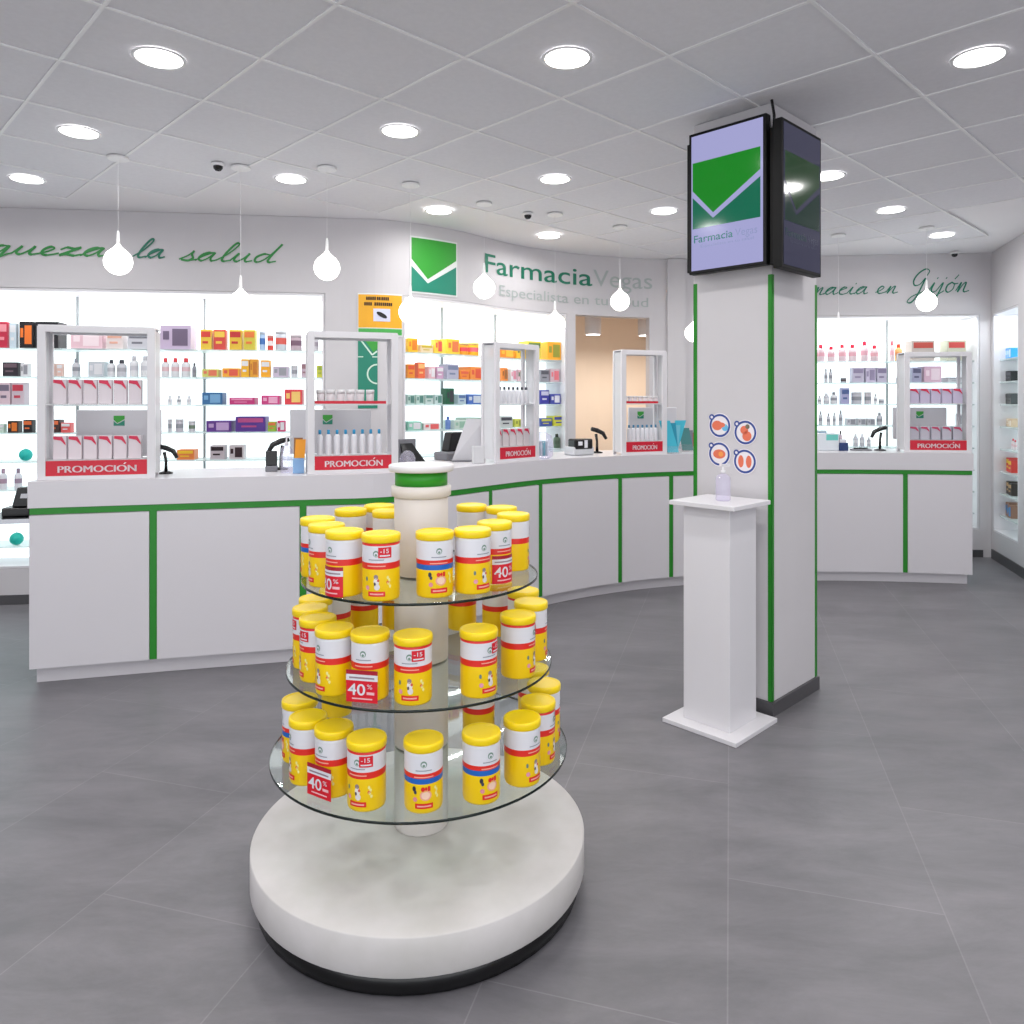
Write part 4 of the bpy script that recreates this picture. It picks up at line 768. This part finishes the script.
TR, TH = .0515, .172
TSC = (1, 1, 1.04)
def cyl(u, z, d): a = u; return ((TR+d)*sin(a), -(TR+d)*cos(a), z)      # angle measured from the front (-y)
def patch(m, a0, a1, z0, z1, d, mt, n=8):
    for k in range(n):
        b0, b1 = a0+(a1-a0)*k/n, a0+(a1-a0)*(k+1)/n
        m.add([cyl(b0, z0, d), cyl(b1, z0, d), cyl(b1, z1, d), cyl(b0, z1, d)], [(0, 1, 2, 3)], mt, True)
def cdisc(m, a, z, r, d, mt, sx=1, n=18): m.add([cyl(a+r*sx*cos(2*pi*k/n)/TR, z+r*sin(2*pi*k/n), d) for k in range(n)], [tuple(range(n))], mt)
def make_tin(var, loc, rz, label, group):
    # var: 'r' red band, 'b' red and blue band, 's' with -15 sticker, 't' with 40% tag
    t = thing('formula_tin', label, 'tin', loc, rz, group)
    W, Y_, R_, B_ = M_twhite, M_yel, M_tred, M_tblue
    pr = [(TR-.002, 0), (TR-.001, .004), (TR, .007), (TR, .074 if var == 'b' else .083), (TR, .088 if var == 'b' else .100), (TR, .100), (TR, .144), (TR, .152)]
    ms = [Y_, Y_, Y_, B_ if var == 'b' else R_, R_, W, R_ if var == 's' else W]
    if var != 'b': pr[4] = (TR, .0995)
    mbody = MB(); mbody.lathe(pr, None, 36, mats=ms)
    m = MB(); m.lathe([(TR+.001, .151), (TR+.0025, .153), (TR+.0025, .166), (TR+.001, .1705), (TR-.004, .172), (TR-.008, .1695)], M_lid, 36); m.build('lid', t)
    m = mbody; d = .0006
    cdisc(m, 0, .124, .0085, d, cm((120, 150, 135))); cdisc(m, 0, .1225, .006, d*1.6, M_twhite); cdisc(m, 0, .121, .0035, d*2, cm((120, 150, 135)))
    patch(m, -.42, .42, .107, .1095, d, cm((150, 155, 165)))
    patch(m, -.5, .5, .0905, .0935, d, cm((245, 170, 150)))
    if var == 'b':
        cdisc(m, .1, .046, .013, d, cm((244, 170, 150)), 1.2); cdisc(m, .1, .046, .0095, d*1.6, cm((250, 210, 185)), 1.2)
        cdisc(m, -.04, .062, .0055, d*1.6, M_tred, 1.0); cdisc(m, .12, .063, .0045, d*1.6, M_tred, .7); patch(m, .2, .34, .057, .069, d*1.6, M_tred, 2)
        cdisc(m, -.5, .062, .007, d, cm((40, 40, 60)), .7); cdisc(m, -.44, .054, .005, d*1.5, cm((60, 60, 80)), .8); cdisc(m, -.45, .036, .006, d, cm((226, 140, 150)))
    else:
        cdisc(m, .02, .052, .0095, d, cm((236, 230, 226)), .8); cdisc(m, .0, .064, .006, d, cm((150, 130, 130))); cdisc(m, .05, .038, .0085, d, cm((226, 220, 220)), .9); cdisc(m, -.06, .046, .0045, d*1.6, cm((70, 60, 80)), .6); cdisc(m, .12, .055, .004, d*1.6, cm((214, 90, 70)), .8)
        cdisc(m, -.55, .058, .006, d, cm((110, 130, 120)), .6); cdisc(m, -.5, .035, .006, d, cm((230, 150, 170))); cdisc(m, .62, .05, .004, d, cm((226, 110, 60)))
    for zz, aa in ((.062, .62), (.055, .7), (.047, .66), (.039, .74)): cdisc(m, aa, zz, .0045, d, cm((244, 236, 150)), .7)
    patch(m, -.45, .48, .013, .026, d, M_tred); patch(m, -.34, .38, .0175, .0215, d*2, cm((245, 170, 160)))
    m.build('body', t, recalc=False)
    if var == 's':
        m = MB(); patch(m, .12, .82, .1135, .141, .0012, M_tag); q = m.build('sticker', t, recalc=False)
        m = MB(); text_into(m, '-15', lambda x, y: cyl(.22+.45*x, .126+.011*y, .0018), M_twhite, .01); patch(m, .2, .74, .1175, .121, .0018, M_twhite); m.build('lettering', q, recalc=False)
    if var == 'c':
        m = MB(); d = .0018; patch(m, -.8, .8, .0, .055, d, M_tag, 12); patch(m, -.8, .8, .055, .070, d, M_twhite, 12); patch(m, -.8, .8, .070, .080, d, M_tag2, 12); q = m.build('price_tag', t, recalc=False)
        m = MB(); text_into(m, '40', lambda x, y: cyl(-.68+.85*x, .019+.029*y, d+.0008), M_twhite, .012); text_into(m, '%', lambda x, y: cyl(.26+.3*x, .036+.012*y, d+.0008), M_twhite)
        patch(m, .22, .62, .021, .028, d+.0006, cm((245, 190, 195))); patch(m, -.5, .5, .008, .0115, d+.0006, cm((245, 190, 195))); patch(m, -.66, .66, .0605, .064, d+.0006, cm((150, 130, 140))); m.build('lettering', q, recalc=False)
    if var == 't':
        def fl(x0, x1, z0, z1, y, mt): m.box(x0, x1, -TR-y, -TR-y+.0006, z0, z1, mt)
        m = MB(); fl(-.047, .043, 0, .056, .003, M_tag); fl(-.047, .043, .056, .072, .003, M_twhite); fl(-.047, .043, .072, .083, .003, M_tag2); q = m.build('price_tag', t)
        FT = lambda x, y: (x, -TR-.0036, y)
        m = MB(); text_into(m, '40', lambda x, y: FT(-.042+.05*x, .019+.029*y), M_twhite, .012); text_into(m, '%', lambda x, y: FT(.013+.015*x, .036+.012*y), M_twhite)
        for x0, x1, z0, z1, c in ((.012, .034, .021, .028, (245, 190, 195)), (-.03, .028, .008, .0115, (245, 190, 195)), (-.038, .034, .0615, .0655, (150, 130, 140))): m.add([FT(x0, z0), FT(x1, z0), FT(x1, z1), FT(x0, z1)], [(0, 1, 2, 3)], cm(c))
        m.build('lettering', q, recalc=False)
    return t
TINS = [
 (3, -.075, -.303, 's', 'with -15 sticker, top glass tier, front just left of the pole'), (3, -.187, -.256, 'c', 'with 40% tag, top glass tier, front left'),
 (3, -.322, -.028, 'b', 'with blue band, top glass tier, leftmost'), (3, -.264, -.150, 'r', 'with red band, top glass tier, second from left edge'),
 (3, -.26, .165, 'r', 'top glass tier, back left, outermost of the rear group'), (3, -.180, .262, 'r', 'top glass tier, farthest back on the left side'), (3, -.126, .13, 'r', 'top glass tier, tucked behind the left of the pole'),
 (3, .07, -.268, 'b', 'with blue band, top glass tier, front centre by the pole'), (3, .175, -.229, 'r', 'with red band, top glass tier, right of the front blue-banded one'),
 (3, .235, -.105, 'c', 'with 40% tag, top glass tier, right side'), (3, .292, .06, 'r', 'top glass tier, rightmost'), (3, .145, .269, 'r', 'top glass tier, back right nearest the pole'), (3, .252, .215, 'r', 'top glass tier, back right behind the rightmost'),
 (2, -.104, -.310, 't', 'with 40% tag, middle glass tier, front left'), (2, -.212, -.272, 'r', 'middle glass tier, left of the one with 40% tag'), (2, -.284, -.174, 's', 'with -15 sticker, middle glass tier, third from left edge'),
 (2, -.335, -.068, 's', 'with -15 sticker, middle glass tier, second from left edge'), (2, -.347, .045, 'r', 'middle glass tier, leftmost'), (2, -.31, .155, 'r', 'middle glass tier, back left behind the leftmost'),
 (2, -.235, .26, 'r', 'middle glass tier, rear left of the pole'), (2, -.13, .33, 'r', 'middle glass tier, rear row just left of the pole'), (2, .108, .317, 'r', 'middle glass tier, rear row just right of the pole'), (2, .235, .25, 'r', 'middle glass tier, rear right'),
 (2, .018, -.336, 's', 'with -15 sticker, middle glass tier, front centre'), (2, .195, -.287, 's', 'with -15 sticker, middle glass tier, front right'), (2, .306, -.144, 's', 'with -15 sticker, middle glass tier, right side'),
 (2, .348, 0, 'r', 'middle glass tier, rightmost'), (2, .325, .145, 's', 'middle glass tier, back right with red rim'),
 (1, -.103, -.365, 's', 'with -15 sticker, bottom glass tier, front left of centre'), (1, -.207, -.297, 't', 'with 40% tag, bottom glass tier, front left'), (1, -.297, -.232, 'r', 'bottom glass tier, left, behind the one with 40% tag'),
 (1, -.356, -.105, 'b', 'with blue band, bottom glass tier, leftmost'), (1, -.32, .22, 'r', 'bottom glass tier, back left'), (1, .051, -.373, 'b', 'with blue band, bottom glass tier, front centre'),
 (1, .204, -.33, 'b', 'with blue band, bottom glass tier, front right'), (1, .317, -.24, 'r', 'bottom glass tier, right of the front blue-banded one'), (1, .366, -.117, 's', 'with red rim, bottom glass tier, right side'),
 (1, .39, .021, 'r', 'bottom glass tier, rightmost'), (1, .36, .16, 'r', 'bottom glass tier, back right'), (1, .18, .04, 'r', 'bottom glass tier, just right of the pole')]
protos = {}
ZT = {1: T1, 2: T2, 3: T3}
for k, (tier, x, y, var, words) in enumerate(TINS):
    fac = atan2(y, x)+pi/2+random.uniform(-.12, .12)
    if tier == 3 and var == 's': fac += .1
    if var in 'tc':
        wx, wy = DX+x, DY+y; fac = atan2(-wy, -wx)+pi/2+(radians(-45) if tier == 1 else radians(-22) if tier == 2 else radians(-50) if x < 0 else radians(38))
    loc = (DX+x, DY+y, ZT[tier]+.0005); lab = 'yellow-lidded tin '+words
    if var not in protos: protos[var] = make_tin(var, loc, fac, lab, 'yellow tins on the round stand'); protos[var].scale = TSC
    else: dup(protos[var], loc, fac, lab)

# ------------------------------------------------------------------ ceiling lights
def lamp(loc, power, size, col=(1, .985, .965), name='lamp'):
    L = bpy.data.lights.new(name, 'AREA'); L.shape = 'DISK'; L.size = size; L.energy = power; L.color = col; L.spread = radians(170)
    o = bpy.data.objects.new(name, L); C.objects.link(o); o.location = loc; return o
seen = [(159, 58), (567, 58), (979, 57), (79, 132), (400, 131), (27, 179), (291, 179), (555, 179), (439, 211), (664, 211), (828, 176), (891, 210), (549, 236), (942, 235)]
words = ['nearest row, left', 'nearest row, centre', 'nearest row, right', 'second row, far left', 'second row, middle', 'third row, at left edge', 'third row, left of centre', 'third row, right of centre', 'fourth row, above the green logo', 'fourth row, just left of the column', 'third row, half behind the side screen', 'fourth row, right of the column', 'last row, above the pale wall name', 'last row, far right']
proto = None; POW = 6
pts = []
for (px, py), w_ in zip(seen, words):
    Y = 1.43*F/(HY-py); pts.append(((px-CX)/F*Y, Y, w_))
for Y, xs in ((2.27, (-2.3, -.62, 1.08, 2.78)), (1.43, (-3.15, -1.45, .24, 1.93, 3.6)), (.58, (-2.3, -.6, 1.1, 2.8)), (-.3, (-3.1, -1.45, .25, 1.95, 3.6)), (3.97, (2.8, -3.98)), (6.46, (1.95,)), (4.81, (3.7, -4.4))):
    for x in xs: pts.append((x, Y, None))
for i, (X, Y, w_) in enumerate(pts):
    if w_:
        if proto is None:
            proto = thing('ceiling_downlight', 'x', 'ceiling light', (X, Y, CEIL-.002), 0, 'recessed ceiling lights')
            m = MB(); m.lathe([(.092, -.002), (.104, -.003), (.106, .001), (.092, .001)], M_tbar, 40); m.f = m.f[:-2]; m.m = m.m[:-2]; m.sm = m.sm[:-2]; m.build('trim_ring', proto)
            m = MB(); m.lathe([(.091, -.0025), (.091, .0)], M_lamp, 40); m.build('lamp_disc', proto); o = proto
        else: o = dup(proto, (X, Y, CEIL-.002))
        o['label'] = 'round recessed ceiling light, '+w_
    elif abs(X) < 5:
        pass
    lamp((X, Y, CEIL-.012), POW, .17, name='downlight_lamp')
# pendants
pd = [(-2.30, 4.38, 0, 'high pendant globe over the far left display case'), (-1.65, 4.56, 1, 'low pendant globe between the two left display cases'), (-1.13, 4.58, 0, 'high pendant globe left of the orange notice'), (-.665, 4.92, 1, 'low pendant globe just right of the orange notice'), (-.2, 5.39, 0, 'high pendant globe by the first letter of the pharmacy name'), (.327, 5.7, 1, 'low pendant globe in front of the middle lit cabinet'), (.88, 6.11, 0, 'high pendant globe in front of the pale wall name'), (1.556, 6.41, 1, 'low pendant globe half hidden by the column'), (2.79, 6.41, 1, 'low pendant globe right of the column'), (3.4, 6.15, 0, 'high pendant globe below the handwritten town name')]
for X, Y, low, words in pd:
    z = 2.09 if low else 2.32; R = .078
    t = thing('pendant_lamp', 'white '+words, 'pendant lamp', (X, Y, z), 0, 'pendant globes over the counter')
    m = MB(); m.lathe([(.001, -R)]+[(R*sin(pi*k/16), -R*cos(pi*k/16)) for k in range(1, 13)]+[(.032, .075), (.018, .088), (.011, .1)], M_globe, 28); m.build('globe', t)
    m = MB(); m.lathe([(.011, .1), (.007, .17), (.003, .18)], M_tbar, 12); m.build('stem', t)
    m = MB(); m.tube([(0, 0, .178), (0, 0, CEIL-.012-z)], .001, M_tbar, 6); m.build('cord', t)
    m = MB(); m.lathe([(.055, CEIL-.015-z), (.058, CEIL-.012-z), (.058, CEIL-.001-z)], M_tbar, 28); m.build('ceiling_rose', t)
for (X, Y), w_ in zip([(-1.76, 4.49), (.12, 5.67), (4.22, 7.15)], ['above the left handwriting', 'above the pharmacy name', 'in the far right corner']):
    t = thing('security_camera', 'small black dome camera on the ceiling '+w_, 'camera', (X, Y, CEIL-.001), 0)
    m = MB(); m.lathe([(.038, 0), (.038, -.014), (.03, -.018)], M_tbar, 20); m.build('mount', t)
    m = MB(); m.lathe([(.028, -.018), (.026, -.032), (.016, -.044), (.001, -.048)], M_black, 18); m.build('dome', t)
# staff room lamps
for px, w_ in ((593, 'left'), (646, 'right')):
    s = WALL.ray(px, .8); x, y, _, _ = WALL.at(s, .8)
    t = thing('staff_room_lamp', 'white cylinder ceiling lamp in the doorway, %s one' % w_, 'ceiling light', (x, y, 2.24), 0)
    m = MB(); m.lathe([(.088, 0), (.09, .003), (.09, .309)], M_white, 28); m.build('housing', t)
    m = MB(); m.lathe([(.075, -.002), (.075, -.0003)], M_lamp, 28); m.build('lamp_disc', t)
    lamp((x, y, 2.23), 9, .14, (1, .93, .84), 'staff_room_light')

# ------------------------------------------------------------------ camera, world, view
cam = bpy.data.cameras.new('camera'); co = bpy.data.objects.new('camera', cam); C.objects.link(co)
co.location = (0, 0, EYE); co.rotation_euler = (radians(90), 0, 0)
cam.sensor_width = 36; cam.lens = F/1024*36; cam.shift_y = -(512-HY)/1024; cam.clip_start = .05
scene.camera = co
w = bpy.data.worlds.new('daylight'); scene.world = w; w.use_nodes = True
bg = w.node_tree.nodes['Background']; bg.inputs[0].default_value = (.93, .96, 1, 1); bg.inputs[1].default_value = 2.0
vs = scene.view_settings; vs.view_transform = 'Standard'; vs.look = 'None'; vs.exposure = 0; vs.gamma = 1; vs.use_curve_mapping = False
